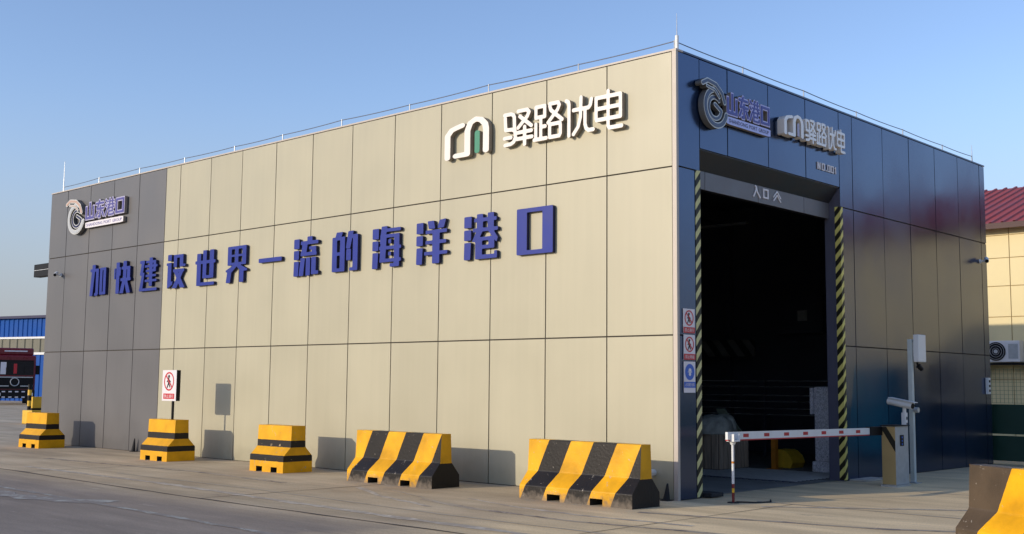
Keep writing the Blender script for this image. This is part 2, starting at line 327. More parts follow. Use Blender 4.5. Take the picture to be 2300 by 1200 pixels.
def glyph(shapes, org, u, w_, h_, depth, name, mats, parent, n=46, pad=8, grow=0, back=0):
    """org = lower left corner on the wall, u = reading direction; front face gets mats[0], returns mats[-1]"""
    u = Vector(u); up_ = Vector((0, 0, 1)); nn = u.cross(up_); org = Vector(org)
    nx = n; ny = max(6, int(n*h_/w_*1.0)) if h_ < w_ else n
    gx = np.linspace(-pad, 100+pad, nx+1)+.013; gy = np.linspace(-pad, 100+pad, ny+1)+.017
    X, Y = np.meshgrid(gx, gy, indexing='ij'); D = sdf(shapes, X, Y)-grow
    mb = MB(); idx = {}; P = []
    def vert(key, x, y):
        if key not in idx:
            idx[key] = len(P); P.append((x, y))
        return idx[key]
    faces = []; edges = []
    for i in range(nx):
        for j in range(ny):
            c = [(i, j), (i+1, j), (i+1, j+1), (i, j+1)]; dv = [D[a] for a in c]
            if min(dv) > 0: continue
            poly = []
            for k in range(4):
                a, b = c[k], c[(k+1) % 4]; da, db = dv[k], dv[(k+1) % 4]
                if da <= 0: poly.append((vert(a, gx[a[0]], gy[a[1]]), False))
                if (da <= 0) != (db <= 0):
                    t = da/(da-db); key = ('e',)+tuple(sorted((a, b)))
                    poly.append((vert(key, gx[a[0]]+t*(gx[b[0]]-gx[a[0]]), gy[a[1]]+t*(gy[b[1]]-gy[a[1]])), True))
            faces.append([p[0] for p in poly])
            m_ = len(poly)
            for k in range(m_):
                if poly[k][1] and poly[(k+1) % m_][1]: edges.append((poly[k][0], poly[(k+1) % m_][0]))
    if not faces: return None
    V = []
    for dep in (depth, back):
        for x, y in P: V.append(org+u*(x/100*w_)+up_*(y/100*h_)+nn*dep)
    o = len(P); mb.v = [tuple(v) for v in V]
    for f in faces: mb.f.append(tuple(f)); mb.m.append(0)
    for a, b in edges: mb.f.append((a, a+o, b+o, b)); mb.m.append(len(mats)-1)
    # boundary of the outer frame cells that stay inside never happens: pad keeps strokes off the border
    me = bpy.data.meshes.new(name); ob = bpy.data.objects.new(name, me); COL.objects.link(ob)
    og = Vector((0, 0, 0)); q = parent
    while q is not None: og += q.location; q = q.parent
    me.from_pydata([Vector(v)-og for v in mb.v], [], mb.f)
    for m_ in mats: me.materials.append(m_)
    for p, k in zip(me.polygons, mb.m): p.material_index = k
    if parent: ob.parent = parent
    return ob
def text(body, org, u, w_, h_, depth, name, m_, parent):
    cu = bpy.data.curves.new(name, 'FONT'); cu.body = body; cu.size = 1; cu.resolution_u = 2
    tmp = bpy.data.objects.new(name+'_tmp', cu); COL.objects.link(tmp); bpy.context.view_layer.update()
    me = bpy.data.meshes.new_from_object(tmp.evaluated_get(bpy.context.evaluated_depsgraph_get()))
    bpy.data.objects.remove(tmp); bpy.data.curves.remove(cu)
    xs = [v.co.x for v in me.vertices]; ys = [v.co.y for v in me.vertices]; x0, x1, y0, y1 = min(xs), max(xs), min(ys), max(ys)
    u = Vector(u); nn = u.cross(Vector((0, 0, 1))); og = Vector((0, 0, 0)); q = parent
    while q is not None: og += q.location; q = q.parent
    for v in me.vertices:
        p = Vector(org)+u*((v.co.x-x0)/(x1-x0)*w_)+Vector((0, 0, (v.co.y-y0)/(y1-y0)*h_))+nn*depth; v.co = p-og
    me.materials.clear(); me.materials.append(m_); o = bpy.data.objects.new(name, me); me.name = name; COL.objects.link(o)
    if parent: o.parent = parent
    return o

AX, BY, NZ = (1, 0, 0), (0, 1, 0), (0, 0, 1)
def frame_glyph(v, h, x0=0, y0=0, x1=100, y1=100): return [('R', x0, y0, x0+v, y1), ('R', x1-v, y0, x1, y1), ('R', x0, y1-h, x1, y1), ('R', x0, y0, x1, y0+h)]
WATER = [('R', 0, 71, 22, 96), ('R', 0, 43, 21, 66), ('Q', 0, 0, 19, 0, 21, 38, 1, 38)]
HEAVY = {
 'jia': [('R', 12, 78, 32, 100), ('R', 0, 78, 54, 87), ('Q', 0, 0, 18, 0, 30, 82, 10, 82), ('R', 37, 4, 54, 87), ('R', 30, 0, 50, 9)] + frame_glyph(16, 8, 62, 2, 100, 88),
 'kuai': [('R', 12, 0, 32, 98), ('R', 0, 46, 8, 80), ('R', 32, 56, 39, 82), ('R', 54, 44, 74, 100), ('R', 44, 74, 96, 83), ('R', 78, 40, 96, 83), ('R', 40, 38, 100, 47), ('Q', 54, 47, 72, 47, 58, 0, 36, 0), ('Q', 60, 47, 78, 42, 100, 0, 78, 0)],
 'jian': [('R', 2, 84, 28, 93), ('Q', 2, 50, 18, 50, 28, 88, 12, 88), ('R', 4, 48, 28, 56), ('Q', 0, 0, 18, 0, 28, 52, 14, 52), ('R', 0, 0, 100, 8), ('R', 55, 14, 73, 100), ('R', 36, 84, 92, 91), ('R', 30, 71, 100, 78), ('R', 36, 57, 92, 64), ('R', 78, 57, 92, 91), ('R', 36, 42, 94, 49), ('R', 32, 27, 98, 34)],
 'she': [('R', 6, 82, 26, 100), ('R', 0, 68, 26, 76), ('R', 6, 8, 26, 76), ('Q', 6, 0, 34, 12, 34, 22, 6, 12), ('R', 38, 62, 55, 98), ('R', 38, 89, 88, 98), ('R', 70, 62, 88, 98), ('R', 80, 62, 100, 69), ('R', 36, 47, 94, 56), ('Q', 38, 52, 58, 52, 100, 0, 76, 0), ('Q', 72, 52, 93, 52, 56, 0, 32, 0)],
 'shi': [('R', 8, 0, 28, 92), ('R', 8, 0, 96, 9), ('R', 38, 20, 56, 100), ('R', 72, 20, 92, 100), ('R', 0, 62, 100, 71), ('R', 38, 20, 92, 28)],
 'jie': [('R', 8, 48, 26, 100), ('R', 42, 48, 58, 100), ('R', 76, 48, 94, 100), ('R', 8, 92, 94, 100), ('R', 8, 71, 94, 77), ('R', 8, 48, 94, 55), ('Q', 42, 50, 60, 50, 30, 30, 0, 30, 0, 35), ('Q', 42, 50, 60, 50, 100, 35, 100, 30, 70, 30), ('Q', 2, 0, 22, 0, 28, 34, 8, 34), ('R', 64, 0, 84, 34)],
 'yi': [('R', 0, 46, 100, 57)],
 'liu': WATER + [('R', 54, 86, 74, 100), ('R', 28, 80, 98, 89), ('Q', 28, 54, 50, 54, 56, 84, 36, 84), ('R', 28, 51, 92, 60), ('R', 72, 51, 90, 74), ('R', 62, 66, 80, 74), ('Q', 22, 0, 40, 0, 46, 46, 28, 46), ('R', 50, 0, 67, 46), ('R', 72, 2, 90, 46), ('R', 76, 2, 100, 11)],
 'de': [('Q', 12, 84, 34, 84, 42, 100, 18, 100)] + frame_glyph(18, 8, 2, 2, 50, 88) + [('R', 2, 42, 50, 50), ('Q', 54, 58, 70, 58, 82, 100, 62, 100), ('R', 62, 82, 98, 91), ('R', 80, 2, 98, 91), ('R', 68, 2, 98, 10), ('R', 56, 28, 73, 56)],
 'hai': WATER + [('Q', 26, 60, 44, 60, 52, 100, 32, 100), ('R', 40, 86, 98, 94), ('R', 28, 72, 94, 80), ('Q', 26, 14, 46, 14, 50, 78, 30, 78), ('R', 76, 2, 94, 80), ('R', 24, 44, 100, 52), ('R', 26, 14, 100, 22), ('R', 62, 2, 94, 10), ('R', 56, 58, 66, 68), ('R', 56, 29, 66, 38)],
 'yang': WATER + [('Q', 36, 98, 56, 98, 60, 80, 40, 80), ('Q', 74, 98, 95, 100, 88, 80, 68, 80), ('R', 30, 69, 98, 77), ('R', 30, 45, 96, 53), ('R', 26, 20, 100, 28), ('R', 52, 0, 75, 77)],
 'gang': WATER + [('R', 38, 62, 56, 99), ('R', 70, 62, 88, 100), ('R', 30, 82, 96, 90), ('R', 26, 60, 100, 68), ('Q', 24, 40, 40, 36, 56, 62, 38, 62), ('Q', 70, 62, 86, 62, 100, 44, 96, 34), ('R', 34, 0, 54, 48), ('R', 34, 40, 90, 48), ('R', 73, 22, 90, 48), ('R', 34, 22, 90, 30), ('R', 34, 0, 98, 9), ('R', 90, 0, 98, 16)],
 'kou': frame_glyph(28, 9, 2, 0, 100, 98),
}
W_ = 11
ROUND = {
 'yi4': [('L', W_, 8, 92, 30, 92, 38, 88, 41, 80, 42, 48), ('L', W_, 10, 82, 12, 48, 36, 46, 44, 40, 45, 22, 40, 10, 30, 5, 10, 4), ('L', W_, 8, 24, 30, 24),
         ('L', W_, 54, 96, 84, 96, 90, 88, 84, 76, 54, 48), ('L', W_, 60, 80, 98, 48), ('L', W_, 54, 34, 98, 34), ('L', W_, 50, 16, 100, 16), ('L', W_, 76, 48, 76, -2)],
 'lu': [('L', W_, 6, 96, 38, 96, 38, 66, 6, 66, 6, 96), ('L', W_, 24, 66, 24, 6), ('L', W_, 24, 38, 40, 38), ('L', W_, 6, 48, 6, 4), ('L', W_, 0, 4, 44, 4),
        ('L', W_, 56, 98, 86, 98, 90, 90, 84, 78, 50, 46), ('L', W_, 56, 92, 60, 80, 100, 48), ('L', W_, 56, 40, 92, 40, 94, 34, 94, 10, 90, 4, 56, 4, 56, 40)],
 'you': [('L', W_, 4, 96, 12, 92, 14, 84, 14, -2), ('L', W_, 56, 98, 54, 44, 46, 18, 30, 0), ('L', W_, 30, 66, 82, 66, 88, 72, 92, 88), ('L', W_, 70, 62, 70, 22, 74, 10, 82, 4, 98, 4)],
 'dian': [('L', W_, 8, 86, 92, 86, 92, 26, 10, 26, 8, 30, 8, 86), ('L', W_, 8, 56, 92, 56), ('L', W_, 50, 100, 50, 6, 54, 0, 96, 0)],
 'logo': [('L', 13, 7, 2, 7, 62, 16, 76, 26, 80, 40, 84), ('L', 13, 26, 4, 52, 4, 52, 66, 58, 86, 70, 94, 82, 90, 91, 76, 93, 62, 93, 6)],
 'leaf': [('L', 11, 72, 8, 72, 58)],
}
THIN = {
 'shan': [('R', 0, 0, 16, 78), ('R', 42, 0, 60, 100), ('R', 84, 0, 100, 78), ('R', 0, 0, 100, 16)],
 'dong': [('L', 14, 8, 84, 92, 84), ('L', 14, 46, 98, 20, 52, 92, 52), ('L', 15, 56, 66, 56, 6, 38, 6), ('L', 14, 32, 38, 10, 10), ('L', 14, 76, 38, 94, 10)],
 'gang': [('L', 12, 6, 94, 18, 84), ('L', 12, 2, 66, 14, 58), ('L', 12, 4, 6, 22, 36), ('L', 11, 50, 98, 50, 66), ('L', 11, 80, 98, 80, 66), ('L', 10, 34, 84, 96, 84), ('L', 10, 28, 66, 100, 66), ('L', 11, 48, 62, 28, 44), ('L', 11, 80, 62, 98, 46), ('L', 11, 42, 46, 82, 46, 82, 26, 42, 26), ('L', 11, 42, 46, 42, 6, 96, 6, 96, 16)],
 'kou': frame_glyph(18, 14, 4, 4, 96, 92),
 'ru': [('L', 13, 34, 96, 46, 88, 40, 56, 10, 4), ('L', 13, 46, 84, 60, 44, 94, 4)],
 'koub': frame_glyph(15, 14, 10, 6, 90, 90),
 'chev': [('L', 10, 8, 38, 50, 92, 92, 38), ('L', 10, 8, 6, 50, 60, 92, 6)],
 'N': [('R', 8, 0, 30, 100), ('R', 70, 0, 92, 100), ('Q', 8, 100, 34, 100, 92, 0, 66, 0)],
 'O': frame_glyph(22, 15, 6, 0, 94, 100), '.': [('R', 30, 0, 70, 20)], '1': [('R', 40, 0, 66, 100), ('Q', 40, 100, 18, 78, 18, 64, 40, 76)],
}

# ================================================================ ground
def flat(name, x0, x1, y0, y1, z, m_, kind='structure'):
    o = MB().add([(x0, y0, z), (x1, y0, z), (x1, y1, z), (x0, y1, z)], [(0, 1, 2, 3)]).build(name, m_); return tag(o, kind=kind)
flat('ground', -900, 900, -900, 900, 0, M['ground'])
def strip(name, pts, w_, z, m_, jit=.015, seg=.5):
    mb = MB(); P = []
    for a, b in zip(pts, pts[1:]):
        n = max(1, int(math.dist(a, b)/seg)); P += [(a[0]+(b[0]-a[0])*k/n, a[1]+(b[1]-a[1])*k/n) for k in range(n)]
    P.append(pts[-1]); V = []
    for i, p in enumerate(P):
        q = P[min(i+1, len(P)-1)]; r = P[max(i-1, 0)]; d = Vector((q[0]-r[0], q[1]-r[1])).normalized(); n_ = Vector((-d.y, d.x)); j = random.uniform(-jit, jit); ww = w_*random.uniform(.6, 1.3) if jit else w_
        V += [(p[0]+n_.x*(ww/2+j), p[1]+n_.y*(ww/2+j), z), (p[0]-n_.x*(ww/2-j), p[1]-n_.y*(ww/2-j), z)]
    mb.add(V, [(2*i, 2*i+1, 2*i+3, 2*i+2) for i in range(len(P)-1)]); return tag(mb.build(name, m_), kind='structure')
strip('pavement_joint', [(-40, -4.35), (-11, -4.5), (-5, -4.75), (6, -4.7)], .05, .004, M['crack'])
strip('pavement_joint', [(-9.5, -3.42), (-5.5, -3.37), (-1.0, -3.6), (5, -3.6)], .045, .004, M['pale'])
strip('pavement_joint', [(.78, .80), (12, .95)], .05, .004, M['pale'], .004)
strip('pavement_joint', [(1.75, 4.0), (6.5, 4.2)], .04, .004, M['pale'], .004)
M['tyre'] = mat('tyre_rubber_mark', (.24, .20, .165), .8, noise=.4, nscale=7, dirt=((.42, .35, .26), 2.5, .46, .95))
M['dust'] = mat('pale_dust_mark', (.50, .44, .35), .85, noise=.3, nscale=7, dirt=((.38, .32, .25), 2.5, .48, .95))
for k_, (p_, w_) in enumerate([([(-2.2, -1.95), (-1.2, -2.25), (.1, -2.4), (1.8, -2.3)], .09), ([(-2.6, -2.5), (-1.2, -2.85), (.6, -2.95), (3, -2.6)], .12), ([(-4.6, -2.0), (-3.4, -2.6), (-1.8, -3.1)], .10),
        ([(-14, -2.6), (-9, -2.2), (-6, -2.4)], .12), ([(-12, -3.9), (-7, -3.9), (-2, -4.2), (2, -4.3)], .16), ([(.5, -1.6), (3.5, -.9), (6, .6)], .12), ([(1.2, .2), (3.4, 1.9), (5, 4.5)], .10)]):
    strip('tyre_mark', p_, w_, .003+.0002*k_, M['tyre'] if k_ % 2 else M['dust'], .02, .25)
strip('pavement_joint', [(1.35, -4.6), (1.35, .8)], .016, .0045, M['crack'], .004)
strip('pavement_joint', [(-4.7, -4.7), (-4.75, -.02)], .022, .0045, M['crack'], .004)
strip('pavement_joint', [(-10.8, -4.5), (-10.85, -.02)], .022, .0045, M['crack'], .004)
strip('painted_line', [(-16, -5.75), (-7.5, -6.02), (-2, -6.2), (8, -6.5)], .11, .005, M['paintw'], .02)
strip('painted_line', [(-12, -6.55), (-6.3, -6.4), (-5.0, -5.9)], .5, .004, M['paintw'], .12, .3)
strip('pavement_joint', [(-3.9, -1.9), (-2.6, -2.4), (-1.6, -2.85)], .03, .004, M['pale'], .02, .2)

# ================================================================ the station building
L_, WD, H = 19.95, 11.8, 6.5
Z1, Z2 = 4.785, 2.335
bld = thing('station_building', (0, 0, 0), 'flat-roofed beige, grey and navy metal-clad station building with a tall open gateway', 'building')
GAP = .011
def slabs(rects, axis, m_, name, wob=.0015):
    mb = MB()
    for a0, a1, z0, z1 in rects:
        a0, a1 = sorted((a0, a1)); a0 += GAP; a1 -= GAP; z0 += GAP; z1 -= GAP
        fr = [random.uniform(-wob, wob) for _ in range(4)]
        c = [(a0, z0), (a1, z0), (a1, z1), (a0, z1)]
        if axis == 'A': V = [(a, -fr[k], z) for k, (a, z) in enumerate(c)]+[(a, .022, z) for a, z in c]
        else: V = [(fr[k], a, z) for k, (a, z) in enumerate(c)]+[(-.022, a, z) for a, z in c]
        mb.add(V, [(0, 1, 2, 3), (4, 7, 6, 5), (0, 4, 5, 1), (1, 5, 6, 2), (2, 6, 7, 3), (3, 7, 4, 0)])
    return mb.build(name, m_, bld)
ex = [0, -1.28, -2.51, -3.73, -4.97, -6.2, -7.42, -8.65, -9.87, -11.09, -12.29, -13.54, -14.15]
gx_ = [-14.15, -15.36, -16.58, -17.77, -19.0, -L_]
rows = [(0.0, Z2), (Z2, Z1), (Z1, H)]
slabs([(a, b, z0, z1) for a, b in zip(ex[1:], ex[2:]) for z0, z1 in rows]+[(-.07, -1.28, z0, z1) for z0, z1 in rows], 'A', M['beige'], 'beige_cladding')
slabs([(a, b, z0, z1) for a, b in zip(gx_, gx_[1:]) for z0, z1 in rows], 'A', M['grey'], 'grey_cladding')
D0, D1, DZ = .60, 5.0, 5.13
nav = [(0.004, D0, 0, Z2), (0.004, D0, Z2, Z1), (0.004, D0, Z1, H)]
nav += [(a, b, DZ, H) for a, b in zip([D0, 1.37, 2.58, 3.8], [1.37, 2.58, 3.8, D1])]
rb = [D1, 5.5, 6.74, 7.9, 9.12, 10.3, 11.5, WD]
nav += [(a, b, z0, z1) for a, b in zip(rb, rb[1:]) for z0, z1 in rows]
slabs(nav, 'B', M['navy'], 'navy_cladding', .003)
cb = MB().box(-L_, -.03, .022, .14, 0, H-.004)                       # backing behind the joints
cb.box(-.14, -.022, .15, D0, 0, H-.004).box(-.14, -.022, D0, D1, DZ, H-.004).box(-.14, -.022, D1, WD, 0, H-.004)
cb.build('joint_backing', M['joint'], bld)
MB().box(-.068, .003, -.006, .05, 0, H+.012).build('corner_trim', M['trim'], bld)
MB().box(-L_, -.16, WD-.12, WD, 0, H-.006).box(-L_, -L_+.12, .16, WD-.14, 0, H-.006).build('rear_wall', M['grey'], bld)
MB().box(-L_+.13, -.16, .16, WD-.13, 6.2, 6.32).build('roof', M['roof'], bld)
MB().box(-L_-.01, .008, -.008, .17, H+.002, H+.03).build('roof_coping', M['trim'], bld)
MB().box(-.17, .008, .172, WD+.01, H+.002, H+.03).build('roof_coping', M['navyface'], bld)
# gateway: sloped soffit, lintel and jambs
XI, ZI, ZL = -.21, 4.87, 4.59
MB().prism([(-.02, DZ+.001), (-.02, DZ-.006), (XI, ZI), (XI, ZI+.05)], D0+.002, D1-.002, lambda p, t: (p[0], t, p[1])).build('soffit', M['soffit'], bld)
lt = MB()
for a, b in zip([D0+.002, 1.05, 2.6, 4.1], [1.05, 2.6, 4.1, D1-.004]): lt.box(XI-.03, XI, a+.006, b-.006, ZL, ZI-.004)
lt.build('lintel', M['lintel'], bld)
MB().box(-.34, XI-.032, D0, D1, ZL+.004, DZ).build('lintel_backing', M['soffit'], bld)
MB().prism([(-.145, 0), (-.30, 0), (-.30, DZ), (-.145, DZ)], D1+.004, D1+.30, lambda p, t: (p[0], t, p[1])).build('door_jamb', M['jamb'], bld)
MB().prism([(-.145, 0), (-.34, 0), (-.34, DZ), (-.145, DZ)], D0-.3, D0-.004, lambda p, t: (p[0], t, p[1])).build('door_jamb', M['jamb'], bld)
MB().box(-.14, -.002, D1-.004, D1+.0, 0, DZ-.02).build('jamb_facing', M['jamb'], bld)
MB().box(.003, .007, .47, .60, 0.02, 4.79).build('hazard_strip', M['hazl'], bld)
MB().box(-.10, .007, 4.990, 4.9955, 0.02, 4.79).box(.0035, .007, 4.9957, 5.085, .02, 4.79).build('hazard_strip', M['hazr'], bld)
# inside
MB().box(-L_+.14, -.145, .145, WD-.14, .003, .012).build('indoor_floor', M['ifloor'], bld)
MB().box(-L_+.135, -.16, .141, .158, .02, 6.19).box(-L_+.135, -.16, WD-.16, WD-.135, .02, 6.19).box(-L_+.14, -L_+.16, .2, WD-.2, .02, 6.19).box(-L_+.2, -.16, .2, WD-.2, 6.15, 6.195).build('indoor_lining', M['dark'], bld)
mb = MB()
for x in (-3.2, -6.5, -9.8, -13.1): mb.box(x, x+.18, .3, WD-.3, 5.75, 6.05).box(x, x+.2, WD-.45, WD-.25, .02, 5.75)
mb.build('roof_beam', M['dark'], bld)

# guard rails along the bay inside
gr = thing('guard_rail', (-4, 9.9, .012), 'grey horizontal tube railing in the dark at the back of the gateway', 'railing')
mb = MB()
for z in (1.75, 1.62, 1.42, 1.28, 1.12, .98): mb.tube((-11, 9.9, z), (-2.2, 9.9, z), .012, n=6)
mb.build('rail', M['steel'], gr)
for x in (-2.3, -4.5, -6.7, -8.9):
    MB().box(x-.03, x+.03, 9.93, 9.98, .012, 1.8).build('rail_post', M['dark'], gr)
lb = MB().box(-6.6, -5.2, 10.4, 10.5, 5.55, 5.6).build('unlit_lamp', M['steel']); tag(lb, 'thin pale batten lamp hanging unlit high in the dark gateway', 'lamp')
# slanted hazard board deep inside
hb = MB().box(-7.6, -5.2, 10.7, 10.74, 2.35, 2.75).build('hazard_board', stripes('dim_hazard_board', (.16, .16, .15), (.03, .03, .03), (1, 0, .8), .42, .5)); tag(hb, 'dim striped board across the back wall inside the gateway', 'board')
# equipment cabinet with pale outline
cbx = thing('control_box', (-4.2, 11.3, 2.9), 'small dark control box with pale label high in the gateway interior', 'box')
MB().box(-4.9, -3.7, 11.3, 11.5, 2.9, 3.8).build('housing', M['dark'], cbx)
MB().box(-4.35, -4.1, 11.28, 11.297, 3.2, 3.45).build('label_plate', M['cabgrey'], cbx)

# heap under a tarpaulin on a crate
cr = thing('wooden_crate', (-2.6, 5.9, .012), 'tall slatted wooden crate under a draped tarpaulin inside the gateway', 'crate')
mb = MB()
for k in range(7): mb.box(-2.655, -2.635, 5.16+.15*k, 5.28+.15*k, .05, .70)
for k in range(4): mb.box(-3.28+.16*k, -3.15+.16*k, 5.13, 5.155, .05, .70)
mb.build('slats', M['wood'], cr)
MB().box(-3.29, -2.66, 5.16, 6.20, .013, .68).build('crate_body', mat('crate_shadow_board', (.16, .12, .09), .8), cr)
def heap(name, cx, cy, z0, rx, ry, hz, m_, seed):
    rnd = random.Random(seed); n, k = 28, 9; mb = MB(); V = []
    ph = [rnd.uniform(0, 6.28) for _ in range(4)]
    for j in range(k+1):
        t = j/k
        for i in range(n):
            a = 2*math.pi*i/n; jx = rnd.uniform(-.07, .07) if 0 < j < k else 0; rr = (1+jx)* (1-t**2.2)*(1+.10*math.sin(3*a+ph[0])+.07*math.sin(7*a+ph[1]))
            V.append((cx+rx*rr*math.cos(a), cy+ry*rr*math.sin(a), z0+rnd.uniform(-.012, .012)*(j > 0)+hz*(math.sin(t*1.57)*(1+.28*math.sin(2*a+ph[2])*(1-t)+.08*math.sin(9*a+ph[3])*(1-t)))))
    F = [(j*n+i, j*n+(i+1) % n, (j+1)*n+(i+1) % n, (j+1)*n+i) for j in range(k) for i in range(n)]
    mb.add(V, F); mb.add([(cx, cy, z0-.002)]+[V[i] for i in range(n)], [(0, 1+(i+1) % n, 1+i) for i in range(n)])
    return mb.build(name, m_, None, smooth=True)
tag(heap('tarpaulin', -2.98, 5.48, .702, .36, .46, .36, M['tarp'], 3), 'crumpled grey tarpaulin heaped on the wooden crate', 'tarpaulin')
tag(heap('tarpaulin_bundle', -2.95, 5.85, .702, .24, .26, .36, M['tarp'], 9), 'peaked bundle of folded sheeting beside the tarpaulin', 'bundle')
lsb = MB().add([(-3.05, 6.05, .70), (-2.72, 6.12, .70), (-2.95, 5.80, 1.17), (-3.10, 5.76, 1.17), (-3.05, 6.09, .70), (-2.72, 6.16, .70), (-2.95, 5.84, 1.18), (-3.10, 5.80, 1.18)], [(0, 1, 2, 3), (4, 7, 6, 5), (0, 4, 5, 1), (1, 5, 6, 2), (2, 6, 7, 3), (3, 7, 4, 0)]).build('leaning_sheet', mat('green_grey_sheet', (.16, .19, .14), .6)); tag(lsb, 'green-grey stiff sheet leaning against the bundle on the crate', 'sheet')
post = thing('orange_post', (-2.3, 6.6, .012), 'thin orange upright post inside the gateway beside the crate', 'post')
MB().box(-2.35, -2.25, 6.55, 6.65, .02, .62).build('upright', M['orange'], post)
MB().box(-2.42, -2.18, 6.48, 6.72, .012, .019).build('base_plate', M['orange'], post)
bn = thing('yellow_bin', (-2.2, 7.1, .012), 'low yellow ribbed bin with a rounded side inside the gateway', 'bin')
mb = MB(); prof = [(-2.55, .014), (-2.16, .014), (-2.10, .12), (-2.16, .25), (-2.26, .34), (-2.34, .37), (-2.55, .37)]
mb.prism(prof, 6.95, 7.45, lambda p, t: (p[0], t, p[1])).build('shell', M['binyel'], bn)
mb = MB()
for k in range(3): mb.box(-2.53+.09*k, -2.50+.09*k, 6.93, 6.948, .03, .34)
mb.build('rib', M['binyel'], bn)
cl = thing('wrapped_column', (-1.2, 6.63, .012), 'white speckled foam-wrapped column standing just inside the gateway', 'column')
MB().box(-1.36, -1.04, 6.46, 6.80, .22, 1.62).build('wrap', M['foam'], cl, bevel=.03)
MB().box(-1.40, -1.00, 6.42, 6.84, .012, .215).build('foot', M['foam'], cl, bevel=.02)
MB().box(-1.44, -1.37, 6.44, 6.58, 1.1, 1.6).build('side_flap', M['foam'], cl, bevel=.01)
dm = thing('drain_grating', (-1.6, 4.6, .012), 'dark metal grating mat on the floor inside the gateway', 'grating')
mb = MB()
for k in range(22): mb.box(-3.2+.13*k, -3.16+.13*k, 3.9, 6.1, .013, .03)
mb.build('bar', M['dark'], dm)
mb = MB()
for k in range(16): mb.box(-3.2, -.35, 3.95+.14*k, 3.98+.14*k, .0305, .042)
mb.build('cross_bar', M['cabgrey'], dm)
tag(MB().box(-.55, .12, .66, .98, .013, .07).build('rubber_mat', M['rubber'], bevel=.01), 'black rubber wedge by the left gateway post', 'mat')
tag(MB().box(-.02, .30, 5.15, 5.95, .004, .03).build('kerb_slab', M['kerb']), 'pale concrete slab at the foot of the navy wall behind the barrier cabinet', 'kerb')

# ================================================================ lettering on the beige wall
sg = thing('slogan_lettering', (-9.9, -.02, 3.68), 'row of thirteen big blue Chinese characters across the beige wall', 'lettering')
for i, k in enumerate(['jia', 'kuai', 'jian', 'she', 'shi', 'jie', 'yi', 'liu', 'de', 'hai', 'yang', 'gang', 'kou']):
    xc = -17.07+1.1975*i; w_ = .79; glyph(HEAVY[k], (xc-w_/2, -.012, 3.685), AX, w_, .765, .06, 'character', [M['blue'], M['bluedk']], sg, n=60)
lw = thing('company_lettering', (-3, -.02, 5.48), 'large white rounded lettering high on the beige wall near the corner', 'lettering')
def rounded(p, org, ox, ax, items, depth, parent, n=50):
    for k, o_, w_, z0, h_, nm, mt_ in items:
        q = Vector(org)+Vector(ax)*o_; q.z = z0
        glyph(ROUND[k], q, ax, w_, h_, depth, nm, mt_, parent, n=n)
wm = [M['white'], M['bronze']]
for k, x0, x1 in (('yi4', -3.40, -2.74), ('lu', -2.69, -2.10), ('you', -2.04, -1.46), ('dian', -1.46, -.90)):
    glyph(ROUND[k], (x0, -.03, 5.50), AX, x1-x0, .575, .07, 'character', wm, lw, n=60)
lg = thing('arch_logo', (-4.2, -.02, 5.48), 'white double-arch logo with a green door shape on the beige wall', 'logo')
glyph(ROUND['logo'], (-4.77, -.03, 5.47), AX, 1.08, .64, .08, 'arch', wm, lg, n=70)
glyph(ROUND['leaf'], (-4.77, -.03, 5.47), AX, 1.08, .64, .06, 'green_inset', [M['green'], M['bronze']], lg, n=70)
# the same on the navy wall
lw2 = thing('company_lettering', (.02, 4.2, 5.7), 'smaller white rounded lettering on the navy wall above the gateway', 'lettering')
for k, y0, y1 in (('yi4', 3.56, 3.92), ('lu', 3.97, 4.30), ('you', 4.35, 4.66), ('dian', 4.69, 4.99)):
    glyph(ROUND[k], (.02, y0, 5.73), BY, y1-y0, .38, .11, 'character', [M['whiteb'], M['white']], lw2, n=46)
lg2 = thing('arch_logo', (.02, 3.1, 5.7), 'smaller white double-arch logo on the navy wall above the gateway', 'logo')
glyph(ROUND['logo'], (.04, 2.80, 5.72), BY, .64, .37, .13, 'arch', [M['whiteb'], M['white']], lg2, n=56)
glyph(ROUND['leaf'], (.04, 2.80, 5.72), BY, .64, .37, .13, 'inset', [M['lilac'], M['bronze']], lg2, n=56)
def arc(cx, cy, r, a0, a1, n=18, sy=1.0):
    out = []
    for k in range(n+1):
        a = R(a0+(a1-a0)*k/n); out += [cx+r*math.cos(a), cy+r*sy*math.sin(a)]
    return out
def emblem(org, ax, w_, h_, nm, dep, col_top, col_ring, col_in, parent):
    for part, shp, edge, face, dd in (
            ('ring', [('L', 13, *arc(56, 42, 40, 75, 345, 26))], M['edge'], col_ring, 0),
            ('inner_curl', [('L', 10, *arc(56, 42, 24, 50, 350, 24)), ('L', 10, 56, 50, 80, 38)], M['edge'], col_in, -.02),
            ('crest', [('L', 11, 4, 88, 22, 97, 54, 93, 76, 78, 86, 58), ('L', 7, 20, 84, 50, 80, 66, 66)], M['edge'], col_top, .012)):
        a_ = glyph(shp, org, ax, w_, h_, dep+dd, part+'_edge', [edge, M['edge_return']], parent, n=64, grow=.3)
        f_ = glyph(shp, org, ax, w_, h_, dep+dd+.006, part, [face, face], parent, n=64, grow=-2.2, back=dep+dd-.002)
